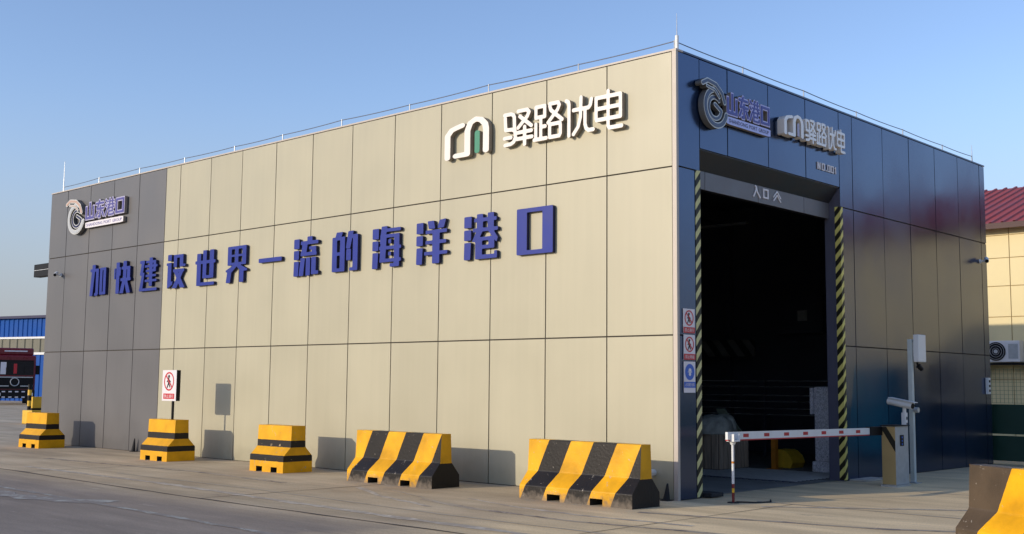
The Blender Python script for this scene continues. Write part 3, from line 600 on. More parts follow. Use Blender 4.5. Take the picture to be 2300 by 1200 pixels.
def port_sign(org, ax, ew, eh, lx, lw_, lz, lh, sx0, sx1, sz0, sz1, label, clabel, top, ring, inn, face, edge, stripc, txtc, z_origin):
    t = thing('port_emblem', org, label, 'logo')
    emblem(Vector(org), ax, ew, eh, 'e', .10, top, ring, inn, t)
    t2 = thing('port_lettering', Vector(org)+Vector(ax)*(lx), clabel, 'lettering')
    p = Vector(org)+Vector(ax)*lx; cw = lw_/4
    for i, k in enumerate(['shan', 'dong', 'gang', 'kou']):
        q = p+Vector(ax)*(cw*i+cw*.05); q.z = lz
        b_ = glyph(THIN[k], q, ax, cw*.88, lh, .075, 'character_edge', [edge, M['bronze']], t2, n=44, grow=5, pad=10)
        f_ = glyph(THIN[k], q, ax, cw*.88, lh, .083, 'character', [face, face], t2, n=44, grow=-1.5, back=.074)
    q = Vector(org)+Vector(ax)*sx0; q.z = sz0
    n_ = Vector(ax).cross(Vector((0, 0, 1)))
    glyph([('L', 8*0+96, 2.0, 50, 98.0, 50)] if False else [('R', 0, 4, 100, 96)], q, ax, sx1-sx0, sz1-sz0, .07, 'name_strip', [stripc, M['bronze']], t2, n=60)
    q2 = q+Vector(ax)*.06; q2.z = sz0+(sz1-sz0)*.27
    tw = sx1-sx0-.12
    for wd, f0, f1 in (('SHANDONG', 0, .46), ('PORT', .50, .70), ('GROUP', .74, 1)): text(wd, q2+Vector(ax)*tw*f0, ax, tw*(f1-f0), (sz1-sz0)*.46, .073, 'strip_word', txtc, t2)
port_sign((-18.82, -.02, 5.33), AX, .98, .86, .98, 2.0, 5.62, .42, 1.0, 2.90, 5.40, 5.56,
          'round port emblem with a copper crest on the grey wall', 'violet port lettering over a white strip on the grey wall',
          M['copper'], M['silver'], M['bluedk'], M['violet'], M['lilac'], M['signwhite'], M['violet'], 0)
port_sign((.02, .47, 5.50), BY, .72, .68, .73, 1.30, 5.76, .34, .74, 2.03, 5.60, 5.73,
          'silver outlined port emblem on the navy wall', 'blue outlined port lettering over a pale blue strip on the navy wall',
          M['navyface'], M['navyface'], M['navyface'], M['portblue'], M['lilac2'], mat('strip_pale_blue', (.50, .55, .95), .4), M['bluedk'], 0)
nb = thing('number_lettering', (.01, 4.5, 5.34), 'small white NO.001 characters on the navy wall', 'lettering')
for ch, y0, w_ in (('N', 4.17, .125), ('O', 4.33, .125), ('.', 4.47, .05), ('O', 4.53, .115), ('O', 4.66, .115), ('1', 4.79, .09)):
    glyph(THIN[ch], (.004, y0, 5.345), BY, w_, .125, .015, 'character', [M['signwhite'], M['signwhite']], nb, n=20)
en = thing('entrance_lettering', (XI, 2.9, 4.7), 'white entrance characters and double chevron on the gateway lintel', 'lettering')
for k, y0, w_ in (('ru', 2.42, .24), ('koub', 2.72, .21), ('chev', 3.05, .27)):
    glyph(THIN[k], (XI+.001, y0, 4.665), BY, w_, .19, .012, 'character', [M['signwhite'], M['signwhite']], en, n=36)

# ================================================================ warning signs
PERSON = [('D', 48, 74, 8), ('L', 10, 46, 62, 46, 40), ('L', 7, 46, 42, 34, 20), ('L', 7, 46, 42, 60, 22), ('L', 6, 46, 60, 62, 48), ('L', 6, 46, 60, 32, 48)]
def wsign(y0, y1, z0, z1, label, kind):
    t = thing('warning_sign', (.01, (y0+y1)/2, z0), label, 'sign')
    MB().box(.008, .016, y0, y1, z0, z1).build('board', M['signwhite'], t)
    w_ = y1-y0; h_ = z1-z0; s = w_*.74
    if kind == 'helmet':
        MB().box(.0165, .019, y0, y1, z0+.07, z0+.155).build('caption_band', M['signblue'], t)
        text('必须戴安全帽', (.0, y0+.03, z0+.09), BY, w_-.06, .05, .0200, 'caption', M['signwhite'], t)
        glyph([('D', 50, 50, 55)], (.0, y0+(w_-s)/2, z0+.19), BY, s, s, .019, 'disc', [M['signblue']], t, n=40, back=.0165)
        glyph([('D', 50, 36, 13), ('L', 5, 26, 50, 74, 50)], (.0, y0+(w_-s)/2, z0+.19), BY, s, s, .021, 'face_pictogram', [M['signwhite']], t, n=36, back=.0195)
        glyph([('Q', 32, 54, 68, 54, 64, 70, 50, 77, 36, 70)], (.0, y0+(w_-s)/2, z0+.19), BY, s, s, .0215, 'helmet_pictogram', [M['signwhite']], t, n=36, back=.0195)
    else:
        MB().box(.0165, .019, y0, y1, z0, z0+.085).build('caption_band', M['signred'], t)
        text('禁止通行' if kind == 'hand' else '禁止跨越', (.0, y0+.03, z0+.018), BY, w_-.06, .05, .0200, 'caption', M['signwhite'], t)
        ss = w_*.84
        zc = z0+.085+(h_-.085-ss)/2
        glyph([('O', 50, 50, 42, 8)], (.0, y0+(w_-ss)/2, zc), BY, ss, ss, .019, 'ring', [M['signred']], t, n=40, back=.0165)
        glyph(PERSON, (.0, y0+(w_-ss)/2, zc), BY, ss, ss, .019, 'pictogram', [M['black']], t, n=36, back=.0165)
        glyph([('L', 8, 22, 78, 78, 22)], (.0, y0+(w_-ss)/2, zc), BY, ss, ss, .0205, 'slash', [M['signred']], t, n=36, back=.0192)
wsign(.125, .415, 2.37, 2.72, 'topmost sign on the navy strip, black pedestrian in a red ring', 'hand')
wsign(.135, .42, 1.985, 2.345, 'middle sign on the navy strip, red ring with slash over a red caption', 'cross')
wsign(.135, .42, 1.515, 1.96, 'lowest sign on the navy strip, blue disc with a white helmeted head', 'helmet')

# ================================================================ lightning wire on the roof
def conductor(ax, P, rods, label, sags):
    t = thing('lightning_wire', P[0], label, 'wire')
    pts = []
    for a, b in zip(P, P[1:]):
        for k in range(6):
            f = k/6; p = Vector(a).lerp(Vector(b), f); p.z -= sags*4*f*(1-f); pts.append(p)
    pts.append(Vector(P[-1])); MB().path(pts, .0075, 6).build('cable', M['wire'], t)
    for p in P: MB().tube((p[0], p[1], H+.03), (p[0], p[1], p[2]+.015), .011, n=8).build('support', M['steel'], t)
    for p, zt, rr in rods: MB().tube((p[0], p[1], H+.03), (p[0], p[1], zt), rr, rr*.35, n=8).build('air_rod', M['steel'], t)
xs = [-.02, -1.9, -3.88, -5.88, -7.84, -9.76, -11.5, -13.5, -15.5, -17.5, -19.4]
conductor(AX, [(x, .06, 6.66+random.uniform(-.012, .012)) for x in xs], [((-19.42, .06), 7.34, .012)], 'thin lightning wire on short posts along the beige and grey roof edge', .012)
ys = [.05, 1.93, 3.88, 5.83, 7.8, 9.7, 11.28]
conductor(BY, [(-.06, y, 6.66+random.uniform(-.012, .012)) for y in ys], [((-.06, 11.30), 6.92, .012)], 'thin lightning wire on short posts along the navy roof edge', .012)
t = thing('lightning_rod', (-.06, .02, H), 'thick white stub with a needle at the front roof corner', 'rod')
MB().tube((-.03, .07, H+.03), (-.03, .07, 6.74), .028, n=10).build('stub', M['boxw'], t); MB().tube((-.03, .07, 6.74), (-.03, .07, 7.08), .008, .003, n=8).build('needle', M['steel'], t)

# ================================================================ cameras and wall bits
def bullet(name, base, d, label, stand=.12, s=1.0):
    b = Vector(base); d = Vector(d).normalized(); t = thing(name, b, label, 'camera')
    a = b+Vector((0, 0, .0)); return t, b, d
def wall_camera(base, out, aim, label):
    b = Vector(base); o_ = Vector(out); d = Vector(aim).normalized(); t = thing('wall_camera', b, label, 'camera')
    MB().tube(b, b+o_*.03, .045, n=12).build('mount', M['boxw'], t); MB().tube(b+o_*.03, b+o_*.13, .014, n=8).build('arm', M['boxw'], t)
    c = b+o_*.15+Vector((0, 0, .02)); MB().tube(c-d*.11, c+d*.10, .045, n=14).build('body', M['boxw'], t); MB().tube(c+d*.101, c+d*.112, .038, n=14).build('lens', M['black'], t)
wall_camera((-19.15, -.01, 4.31), (0, -1, 0), (.75, -.6, -.3), 'small white bullet camera high on the grey wall')
wall_camera((.01, 11.35, 4.36), (1, 0, 0), (.35, -.8, -.3), 'small white bullet camera high on the navy wall at its far end')
t = thing('junction_box', (.02, 11.5, 1.5), 'small white vertical box fixed to the far edge of the navy wall', 'box')
MB().box(.006, .07, 11.46, 11.60, 1.5, 1.85).build('housing', M['boxw'], t, bevel=.008)
for k in range(3): MB().box(.0705, .074, 11.49, 11.57, 1.55+.1*k, 1.60+.1*k).build('button', M['black'], t)
ex_ = thing('exit_display', (-20.3, .5, 4.5), 'black double-row display box sticking out past the grey wall', 'display')
MB().box(-L_-.95, -L_-.012, .05, .25, 4.36, 4.53).box(-L_-.95, -L_-.012, .05, .25, 4.545, 4.70).build('housing', M['black'], ex_, bevel=.01)
MB().box(-L_-.93, -L_-.03, .045, .22, 4.5305, 4.5445).build('divider', M['steel'], ex_)
pp = thing('wall_pipe', (-.40, 0, .35), 'short white pipe elbow coming out of the beige wall by the corner', 'pipe')
MB().tube((-.42, 0, .37), (-.42, -.16, .37), .05, n=14).tube((-.42, -.13, .40), (-.42, -.13, .20), .05, n=14).build('elbow', M['boxw'], pp, smooth=False)
MB().tube((-.42, -.161, .37), (-.42, -.168, .37), .062, n=14).build('flange', M['steel'], pp)
def cone(p, label, h=.24, lean=.02):
    t = thing('small_cone', p, label, 'cone', 'small dark cones at the wall foot')
    MB().tube((p[0], p[1], .015), (p[0]+lean, p[1], h), .05, .012, n=14).build('cone_body', M['rubber'], t)
    MB().box(p[0]-.065, p[0]+.065, p[1]-.065, p[1]+.065, .001, .014).build('base', M['rubber'], t)
cone((-15.0, -.08, 0), 'small dark cone at the foot of the grey wall', .30, .05)
cone((-.14, -.09, 0), 'small dark cone at the foot of the beige wall corner')

# ================================================================ concrete barriers
def barrier(name, length, prof, notches, mats, zn=.095, end_z=None):
    """local: x from -length to 0, y across (front is -y), z up. prof: right half list of (y,z) from bottom to top"""
    full = [(-y, z) for y, z in prof]+[(y, z) for y, z in reversed(prof)]     # front bottom -> top -> back bottom
    xs_ = sorted({-length, 0.0, *[v for n in notches for v in n]}); mb = MB()
    for a, b in zip(xs_, xs_[1:]):
        inn = any(abs(a-n[0]) < 1e-6 for n in notches); pr = list(full)
        if inn: pr[0] = (prof[0][0]*-1, zn); pr[-1] = (prof[0][0], zn)
        n = len(pr); V = [(a, y, z) for y, z in pr]+[(b, y, z) for y, z in pr]
        F = [(i, i+1, n+i+1, n+i) for i in range(n-1)]
        mb.add(V, F); mb.add([(a, pr[0][0], pr[0][1]), (b, pr[0][0], pr[0][1]), (b, pr[-1][0], pr[-1][1]), (a, pr[-1][0], pr[-1][1])], [(0, 1, 2, 3)], 2)
        if inn:
            for x in (a, b): mb.add([(x, -prof[0][0], 0), (x, prof[0][0], 0), (x, prof[0][0], zn), (x, -prof[0][0], zn)], [(0, 1, 2, 3)], 2)
    n = len(full)
    mb.add([(0, y, z) for y, z in full], [tuple(range(n))], 1); mb.add([(-length, y, z) for y, z in full], [tuple(reversed(range(n)))], 1)
    return mb
PJ = [(.30, .0), (.295, .19), (.125, .385), (.10, .83)]
PK = [(.325, .0), (.32, .29), (.165, .45), (.15, .83)]
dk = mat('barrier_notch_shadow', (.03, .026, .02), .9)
NA = [(-1.50, -1.26), (-.72, -.50)]; NK = [(-.80, -.62), (-.36, -.18)]
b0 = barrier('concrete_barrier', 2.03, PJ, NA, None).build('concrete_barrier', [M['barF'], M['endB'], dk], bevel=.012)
b0.location = (.25, -1.10, 0); b0.rotation_euler.z = R(-1.0); tag(b0, 'chipped black and yellow slanted-stripe barrier nearest the building corner', 'barrier', 'barriers in front of the beige wall')
b1 = b0.copy(); COL.objects.link(b1); b1.location = (-3.62, -1.06, 0); b1.rotation_euler.z = R(.6); b1['label'] = 'black and yellow slanted-stripe barrier beneath the middle of the blue slogan'
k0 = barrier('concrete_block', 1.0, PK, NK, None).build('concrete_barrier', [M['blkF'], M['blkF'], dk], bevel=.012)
k0.location = (-11.52, -.94, 0); k0.rotation_euler.z = R(1.5); tag(k0, 'short horizontally banded yellow block carrying the no-entry sign post', 'barrier', 'barriers in front of the beige wall')
k1 = k0.copy(); COL.objects.link(k1); k1.location = (-17.42, -.86, 0); k1.rotation_euler.z = R(2); k1['label'] = 'short horizontally banded yellow block before the grey wall, leftmost of the row'
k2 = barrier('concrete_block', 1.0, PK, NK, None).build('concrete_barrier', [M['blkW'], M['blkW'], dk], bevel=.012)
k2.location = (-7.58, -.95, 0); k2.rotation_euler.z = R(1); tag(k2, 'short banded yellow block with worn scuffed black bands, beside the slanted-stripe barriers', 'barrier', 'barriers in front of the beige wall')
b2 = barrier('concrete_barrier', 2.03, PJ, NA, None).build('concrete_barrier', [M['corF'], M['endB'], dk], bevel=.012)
b2.location = (4.80+.875*2.03-.05, -1.545-.49*2.03+.09, 0); b2.rotation_euler.z = R(-29.3); tag(b2, 'barrier with a brown-black end stripe cut off by the right edge of the view', 'barrier')

# sign post on the short block
ns = thing('no_entry_sign', (-11.83, -.94, .83), 'white box sign with a red ring and slash on a thin post', 'sign')
MB().tube((-11.83, -.98, .83), (-11.83, -.98, 1.23), .025, n=10).build('post', M['black'], ns)
MB().box(-12.20, -11.66, -1.02, -.93, 1.21, 1.84).build('casing', M['black'], ns)
MB().box(-12.20, -11.66, -1.026, -1.0205, 1.21, 1.84).build('board', M['signwhite'], ns)
glyph([('O', 50, 50, 42, 7)], (-12.15, -1.0, 1.40), AX, .42, .42, .030, 'ring', [M['signred']], ns, n=44, back=.0265)
glyph(PERSON, (-12.15, -1.0, 1.40), AX, .42, .42, .030, 'pictogram', [M['black']], ns, n=36, back=.0265)
glyph([('L', 7, 22, 78, 78, 22)], (-12.15, -1.0, 1.40), AX, .42, .42, .032, 'slash', [M['signred']], ns, n=36, back=.0305)
MB().box(-12.14, -11.72, -1.0305, -1.0265, 1.25, 1.36).build('caption_band', M['signred'], ns)
text('禁止通行', (-12.11, -1.0, 1.27), AX, .36, .07, .0325, 'caption', M['signwhite'], ns)

# ================================================================ boom barrier at the gateway
bc = thing('barrier_cabinet', (1.0, 4.8, 0), 'upright grey cabinet of the boom barrier with a hazard-striped side', 'cabinet')
MB().box(.88, 1.12, 4.56, 5.05, .03, .985).build('housing', M['cabgrey'], bc, bevel=.008)
MB().box(.885, 1.115, 4.552, 4.5585, .04, .975).build('striped_side', M['cabY'], bc)
MB().box(.86, 1.14, 4.54, 5.07, .986, 1.0).build('lid', M['black'], bc)
MB().box(.86, 1.14, 4.54, 5.07, .0, .029).build('plinth', M['steel'], bc)
MB().box(1.121, 1.127, 4.72, 4.86, .66, .84).build('control_panel', M['black'], bc)
for z in (.69, .745, .80): MB().tube((1.127, 4.79, z), (1.134, 4.79, z), .016, n=10).build('button', M['signblue'], bc)
ba = thing('boom_barrier', (.85, 4.4, .92), 'long white boom arm with red blocks across the gateway', 'barrier arm')
A0, A1 = Vector((.66, .22, .925)), Vector((.86, 4.62, .905)); d = (A1-A0).normalized(); s_ = Vector((d.y, -d.x, 0))
def along(t0, t1, hw, hz, off=0):
    mb = MB(); V = []
    for t in (t0, t1):
        p = A0.lerp(A1, t)+s_*off
        for a, b in ((-1, -1), (1, -1), (1, 1), (-1, 1)): V.append(p+s_*hw*a+Vector((0, 0, hz*b)))
    return mb.add(V, [(0, 3, 2, 1), (4, 5, 6, 7), (0, 1, 5, 4), (1, 2, 6, 5), (2, 3, 7, 6), (3, 0, 4, 7)])
along(0, 1, .02, .052).build('beam', M['boxw'], ba)
for k in range(8): along(.085+.119*k, .085+.119*k+.030, .0225, .024).build('reflector', M['red'], ba)
along(0, 1, .018, .008).build('red_edge', M['red'], ba).location = (0, 0, -.061)
along(.90, 1.0, .045, .07).build('clamp', M['black'], ba)
bp_ = thing('boom_rest_post', (.67, .36, 0), 'thin red and white post holding the boom end by the left hazard strip', 'post')
cols = [('truckred', 0, .14), ('binyel', .14, .20), ('truckred', .20, .26), ('boxw', .26, .54), ('orange', .54, .57), ('boxw', .57, .80)]
for c_, z0, z1 in cols: MB().tube((.67, .36, z0+.002), (.67, .36, z1), .019, n=12).build('band', M[c_], bp_)
MB().tube((.67, .36, .8), (.67, .36, .845), .03, .05, n=12).box(.62, .74, .28, .30, .845, .95).box(.62, .74, .42, .44, .845, .95).box(.62, .74, .30, .42, .845, .868).build('cradle', M['boxw'], bp_)
MB().tube((.67, .36, .0), (.67, .36, .012), .085, n=16).build('foot_plate', M['rubber'], bp_)
bpy.context.view_layer.update()
tag(MB().path([(.68, .42, .01), (.9, .55, .008), (1.0, .8, .008), (.85, 1.05, .008)], .012).build('loose_cable', M['rubber']), 'loose black cable on the ground by the boom rest post', 'cable')

# pole with antenna box, and plate camera
pl = thing('antenna_pole', (.95, 5.62, 0), 'tall thin pale pole with a white box on top beside the cabinet', 'pole')
MB().box(.90, .98, 5.58, 5.66, .012, 2.45).build('pole', M['pole'], pl, bevel=.01)
MB().box(.84, 1.04, 5.52, 5.72, 0, .011).build('base_plate', M['steel'], pl)
mb = MB().box(1.0, 1.10, 5.60, 5.90, 2.06, 2.53); bx = mb.build('antenna_box', M['boxw'], pl, bevel=.012)
MB().box(.95, 1.0, 5.63, 5.70, 2.16, 2.40).build('bracket', M['steel'], pl)
MB().tube((1.03, 5.72, 2.0), (1.07, 5.78, 1.93), .045, .035, n=14).tube((1.02, 5.70, 2.055), (1.03, 5.72, 2.0), .02, n=8).build('small_camera', M['black'], pl)
MB().tube((.985, 5.62, 1.24), (1.06, 5.62, 1.24), .045, n=14).build('knob', M['steel'], pl)
for dx in (-.02, .08):
    for dy in (-.02, .06): pass
pc = thing('plate_camera', (.98, 5.22, 0), 'white bullet camera on a short slotted post behind the cabinet', 'camera')
MB().box(.95, 1.03, 5.17, 5.25, .012, 1.20).build('post', M['boxw'], pc, bevel=.008)
MB().tube((.99, 5.21, 1.20), (.99, 5.21, 1.28), .03, n=12).build('neck', M['boxw'], pc)
aim = Vector((.82, -.12, -.14)).normalized(); c = Vector((.96, 5.19, 1.345))
MB().tube(c-aim*.26, c+aim*.20, .058, n=18).build('body', M['boxw'], pc)
MB().tube(c+aim*.201, c+aim*.213, .046, n=18).build('lens', M['black'], pc)
mb = MB(); u_ = aim.cross(Vector((0, 0, 1))).normalized(); w2 = u_.cross(aim)
V = [c+aim*a+u_*b+w2*h for a in (-.24, .25) for b, h in ((-.065, .062), (.065, .062), (.065, .072), (-.065, .072))]
mb.add(V, [(0, 3, 2, 1), (4, 5, 6, 7), (0, 1, 5, 4), (1, 2, 6, 5), (2, 3, 7, 6), (3, 0, 4, 7)]).build('sun_shield', M['boxw'], pc)
for z in (.98, 1.08): MB().box(1.0305, 1.033, 5.19, 5.23, z, z+.05).build('slot', M['black'], pc)

# ================================================================ yellow building, fence and air conditioner behind
yb = thing('yellow_building', (8, 22, 0), 'long yellow panelled building with a red sheet roof behind the station', 'building')
YX0, YX1 = -14, 11.5
mb = MB(); zs = [0, 1.0, 1.9, 2.85, 3.8, 4.74, 5.6, 6.3, 6.62]
xs_ = [YX0+1.17*k+.36 for k in range(int((YX1-YX0)/1.17)+1)]
for a, b in zip(xs_, xs_[1:]):
    for z0, z1 in zip(zs, zs[1:]): mb.box(a+.012, b-.012, 22, 22.03, z0+.012, z1-.012)
mb.build('wall_panels', M['cream'], yb)
MB().box(YX0, YX1, 22.03, 34, 0, 6.60).build('wall', mat('yellow_wall_seam', (.4, .28, .12), .7), yb)
mb = MB(); th = .05; a_ = Vector((0, 21.6, 6.62)); b_ = Vector((0, 28, 8.75)); nrm = (b_-a_).cross(Vector((1, 0, 0))).normalized()*-1
x = YX0-.3
while x < YX1+.3:                                  # ribbed sheet: one raised rib per quarter metre
    for dx, hh in ((0, 0), (.17, 0), (.19, .045), (.24, .045)): pass
    P = [(x, 0), (x+.25, 0), (x+.27, .05), (x+.33, .05), (x+.35, 0)]
    for (xa, ha), (xb, hb_) in zip(P, P[1:]):
        mb.add([a_+Vector((xa, 0, ha)), a_+Vector((xb, 0, hb_)), b_+Vector((xb, 0, hb_)), b_+Vector((xa, 0, ha))], [(0, 1, 2, 3)])
    x += .35
mb.build('roof', M['redroof'], yb)
MB().add([(YX0-.3, 28.02, 8.75), (YX1+.3, 28.02, 8.75), (YX1+.3, 34.4, 6.62), (YX0-.3, 34.4, 6.62)], [(0, 1, 2, 3)]).build('rear_roof', M['redroof'], yb)
MB().box(YX0-.3, YX1+.3, 21.55, 21.62, 6.46, 6.63).build('eave_gutter', mat('gutter_dark', (.06, .02, .02), .6), yb)
for xw in (4.6, 7.4): 
    f = MB().box(xw, xw+1.1, 21.94, 21.996, 1.3, 2.6).build('window', M['ac'], yb); MB().box(xw+.07, xw+1.03, 21.932, 21.939, 1.37, 2.53).build('pane', M['glass'], f)
ac = thing('air_conditioner', (-3.2, 21.6, 2.4), 'white outdoor air conditioner unit bracketed on the yellow wall', 'air conditioner')
MB().box(-3.75, -2.75, 21.55, 21.9, 2.42, 3.06).build('casing', M['ac'], ac, bevel=.02)
f = MB().tube((-3.44, 21.549, 2.74), (-3.44, 21.53, 2.74), .28, n=28).build('fan_guard', M['black'], ac)
g_ = MB()
for rr in (.10, .17, .24):
    pts = [(-3.44+rr*math.cos(a*math.pi/12), 21.522, 2.74+rr*math.sin(a*math.pi/12)) for a in range(25)]; g_.path(pts, .006, 4)
g_.tube((-3.44, 21.528, 2.74), (-3.44, 21.515, 2.74), .06, n=12).build('fan_ring', M['steel'], f)
MB().box(-3.08, -2.8, 21.544, 21.549, 2.52, 2.96).build('side_grille', M['cabgrey'], ac)
MB().box(-3.9, -2.6, 21.6, 21.99, 2.34, 2.40).box(-3.9, -3.84, 21.6, 21.99, 2.05, 2.34).box(-2.66, -2.6, 21.6, 21.99, 2.05, 2.34).build('bracket', M['black'], ac)
fc = thing('green_fence', (5, 12.2, 0), 'dark green fence with solid foot panels and wire mesh beside the station', 'fence')
for k in range(7):
    xa = -.9+2.45*k
    MB().tube((xa, 12.2, 0), (xa, 12.2, 2.15), .04, n=10).build('fence_post', M['greenp'], fc)
    mb = MB().box(xa+.05, xa+2.40, 12.18, 12.20, .06, .60).box(xa+.05, xa+2.40, 12.18, 12.20, .64, 1.28); mb.build('solid_panel', M['greenp'], fc)
    mb = MB()
    z = 1.31
    for q in range(9): mb.box(xa+.045, xa+2.405, 12.186, 12.192, z+.09*q, z+.09*q+.006)
    for q in range(27): mb.box(xa+.06+.088*q, xa+.066+.088*q, 12.193, 12.199, 1.30, 2.06)
    mb.build('wire_mesh', M['mesh'], fc)
# a teal container standing by the fence, seen mirrored in the navy wall
tl = thing('teal_container', (2.4, 11.4, 0), 'teal ribbed container standing right of the station, seen reflected in the navy wall', 'container')
mb = MB().box(1.95, 2.95, 10.9, 11.9, .15, 2.15)
for k in range(6): mb.box(1.98+.165*k, 2.05+.165*k, 10.87, 10.899, .2, 2.1)
mb.build('shell', M['teal'], tl); MB().box(1.97, 2.93, 10.92, 11.88, 0, .149).build('skid', M['black'], tl)

# ================================================================ far left: blue shed and red truck
bs = thing('blue_shed', (-80, 26, 0), 'long blue corrugated shed with a grey translucent band, far behind on the left', 'building')
dw = Vector((-.97, -.24, 0)); nw = Vector((.24, -.97, 0))
def shed(z0, z1, m_, nm, off, pitch=.55, rib=.06):
    mb = MB(); k = -60
    while k < 70:
        P = [(k, 0), (k+pitch*.5, 0), (k+pitch*.6, rib), (k+pitch*.9, rib), (k+pitch, 0)]
        for (a, h), (b, g) in zip(P, P[1:]):
            p0 = Vector((-80, 26, 0))-dw*a+nw*(h+off); p1 = Vector((-80, 26, 0))-dw*b+nw*(g+off)
            mb.add([(p0.x, p0.y, z0), (p1.x, p1.y, z0), (p1.x, p1.y, z1), (p0.x, p0.y, z1)], [(0, 1, 2, 3)])
        k += pitch
    mb.build(nm, m_, bs)
shed(0, 3.60, M['bluesheet'], 'lower_wall', 0); shed(3.78, 4.85, M['lightband'], 'translucent_band', 0, .9); shed(5.0, 6.45, M['bluesheet'], 'upper_wall', 0)
def shedbar(z0, z1, o0, o1, m_, nm):
    mb = MB(); V = []
    for k in (-60.2, 70.2):
        for o_ in (o0, o1):
            p = Vector((-80, 26, 0))-dw*k+nw*o_; V += [(p.x, p.y, z0), (p.x, p.y, z1)]
    mb.add(V, [(0, 1, 3, 2), (4, 6, 7, 5), (0, 4, 5, 1), (2, 3, 7, 6), (0, 2, 6, 4), (1, 5, 7, 3)]).build(nm, m_, bs)
shedbar(3.60, 3.78, -.2, .12, M['boxw'], 'white_rail'); shedbar(4.85, 5.0, -.2, .12, M['boxw'], 'white_rail'); shedbar(6.45, 6.65, -18, .3, M['bluedk'], 'roof_edge')
# truck cab facing the camera
TC = Vector((-66.5, 19.6, 0)); fd = Vector((.93, -.37, 0)).normalized(); sdv = Vector((-fd.y, fd.x, 0))
tr = thing('red_truck', TC, 'dark red cab-over truck with white marks parked far left', 'truck')
def tbox(f0, f1, s0, s1, z0, z1, nm, m_, par, bev=0):
    mb = MB(); V = [TC+fd*a+sdv*b+Vector((0, 0, z)) for z in (z0, z1) for a, b in ((f0, s0), (f1, s0), (f1, s1), (f0, s1))]
    return mb.add(V, [(0, 3, 2, 1), (4, 5, 6, 7), (0, 1, 5, 4), (1, 2, 6, 5), (2, 3, 7, 6), (3, 0, 4, 7)]).build(nm, m_, par, bevel=bev)
cab = tbox(-2.1, 0, -1.25, 1.25, .75, 3.25, 'cab', M['truckred'], tr, .08)
tbox(-1.9, -.35, -1.1, 1.1, 3.251, 3.75, 'roof_deflector', M['truckred'], tr, .1)
tbox(.001, .03, -1.12, 1.12, 1.95, 2.85, 'windshield', M['glass'], tr)
tbox(.031, .045, -.9, -.55, 2.0, 2.8, 'windshield_mark', M['signwhite'], tr); tbox(.031, .045, -.1, .1, 2.05, 2.7, 'windshield_mark', M['signred'], tr)
tbox(.001, .06, -1.15, 1.15, 1.05, 1.85, 'grille', M['black'], tr)
mb = MB(); c = TC+fd*.07+Vector((0, 0, 1.5)); 
pts = [c+sdv*(.26*math.cos(a*math.pi/10))+Vector((0, 0, .26*math.sin(a*math.pi/10))) for a in range(21)]; mb.path(pts, .03, 6).build('round_badge', M['steel'], tr)
tbox(.0, .16, -1.25, 1.25, .42, .98, 'bumper', M['black'], tr, .03)
for k in range(6): tbox(.162, .172, -1.15+.4*k, -.95+.4*k, .82, .90, 'marker', M['signwhite'], tr); 
for k in range(6): tbox(.162, .172, -1.15+.4*k, -.95+.4*k, .46, .54, 'marker', M['signwhite'], tr)
for s in (-.98, .98):
    tbox(.162, .19, s-.16, s+.16, .58, .78, 'headlight', M['boxw'], tr)
    p = TC-fd*.9+sdv*s+Vector((0, 0, .5)); MB().tube(p-sdv*.16, p+sdv*.16, .5, n=24).build('wheel', M['rubber'], tr)
    p = TC-fd*5.2+sdv*s+Vector((0, 0, .5)); MB().tube(p-sdv*.25, p+sdv*.25, .5, n=24).build('wheel', M['rubber'], tr)
    tbox(-.5, -.2, s*1.42-.12, s*1.42+.12, 2.0, 2.6, 'mirror', M['black'], tr)
tbox(-8.5, -2.2, -.45, .45, .7, 1.0, 'chassis', M['black'], tr)
tbox(-3.4, -2.3, -1.2, 1.2, 1.02, 3.0, 'battery_pack', M['cabgrey'], tr)
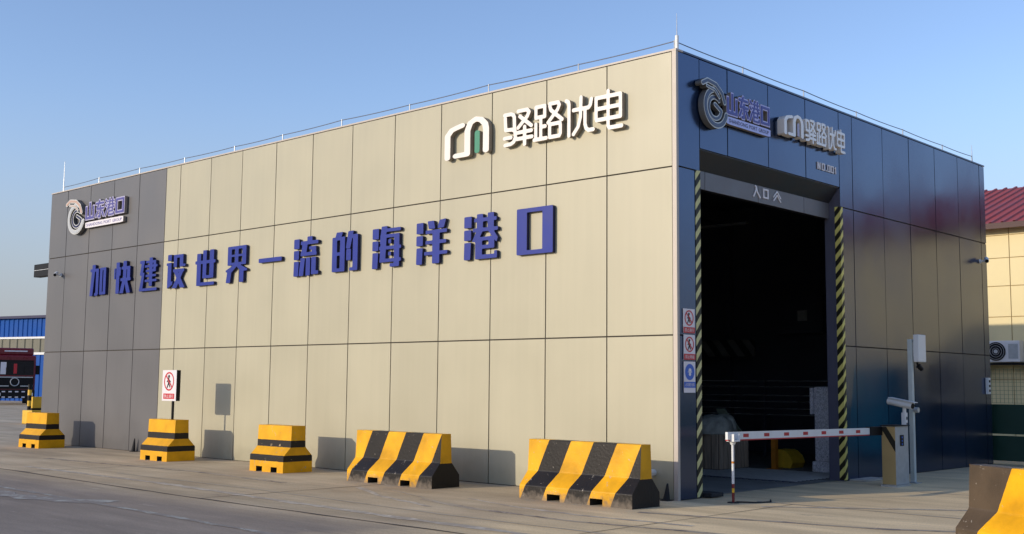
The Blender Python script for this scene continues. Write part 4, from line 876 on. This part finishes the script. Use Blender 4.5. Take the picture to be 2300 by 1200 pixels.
tbox(.032, .05, -1.12, 1.12, 2.86, 2.93, 'sun_visor', M['black'], tr)
for s in (-.55, .55): tbox(.052, .07, s-.012, s+.012, 1.98, 2.45, 'wiper', M['black'], tr)
tbox(.061, .075, -1.1, -.35, 1.20, 1.26, 'grille_bar', M['steel'], tr); tbox(.061, .075, .35, 1.1, 1.20, 1.26, 'grille_bar', M['steel'], tr)
tbox(.061, .075, -1.1, 1.1, 1.78, 1.84, 'grille_bar', M['steel'], tr)
tbox(-.34, -.30, -.7, .7, 3.50, 3.58, 'roof_marker', M['signwhite'], tr)
for s in (-1.262, 1.253): tbox(-1.15, -.1, s, s+.009, 1.9, 2.8, 'side_window', M['glass'], tr)
# bollard and stub behind the leftmost block
bo = thing('striped_bollard', (-49.5, 13.0, 0), 'yellow and black banded bollard post in the yard on the far left', 'bollard')
for i in range(5): MB().tube((-49.5, 13.0, .28*i+.002), (-49.5, 13.0, .28*(i+1)), .10, n=14).build('band', M['black'] if i % 2 == 0 else M['binyel'], bo)
yb2 = thing('yellow_marker_block', (-33, 6.2, 0), 'small yellow block with an upright yellow plate behind the leftmost barrier', 'marker')
MB().box(-33.3, -32.5, 5.45, 6.15, 0, .50).build('block', M['binyel'], yb2, bevel=.02)
MB().box(-32.95, -32.85, 5.62, 6.0, .58, 1.0).build('plate', M['binyel'], yb2); MB().box(-32.97, -32.83, 5.60, 6.02, .5005, .579).build('stem', M['black'], yb2)

# added warehouse block, outside the view, only to shade the barriers' ends from the low sky
wh = thing('added_sky_blocker', (27, -20, 0), 'plain grey block added out of view to shade the barrier ends', 'building')
mb = MB()
for k in range(38): mb.box(26.0, 26.06, -60+2*k+.02, -60+2*k+1.98, 0, 6)
mb.build('wall_panels', mat('blocker_sheet', (.16, .15, .14), .7, noise=.1), wh)
MB().box(26.061, 50, -60, 16, 0, 5.98).build('blocker_body', mat('blocker_core', (.15, .15, .15), .8), wh)
for k in range(6): MB().box(25.93, 25.995, -55+12*k, -50+12*k, .02, 5).build('blocker_gate', mat('blocker_gate_paint', (.06, .09, .14), .6), wh)
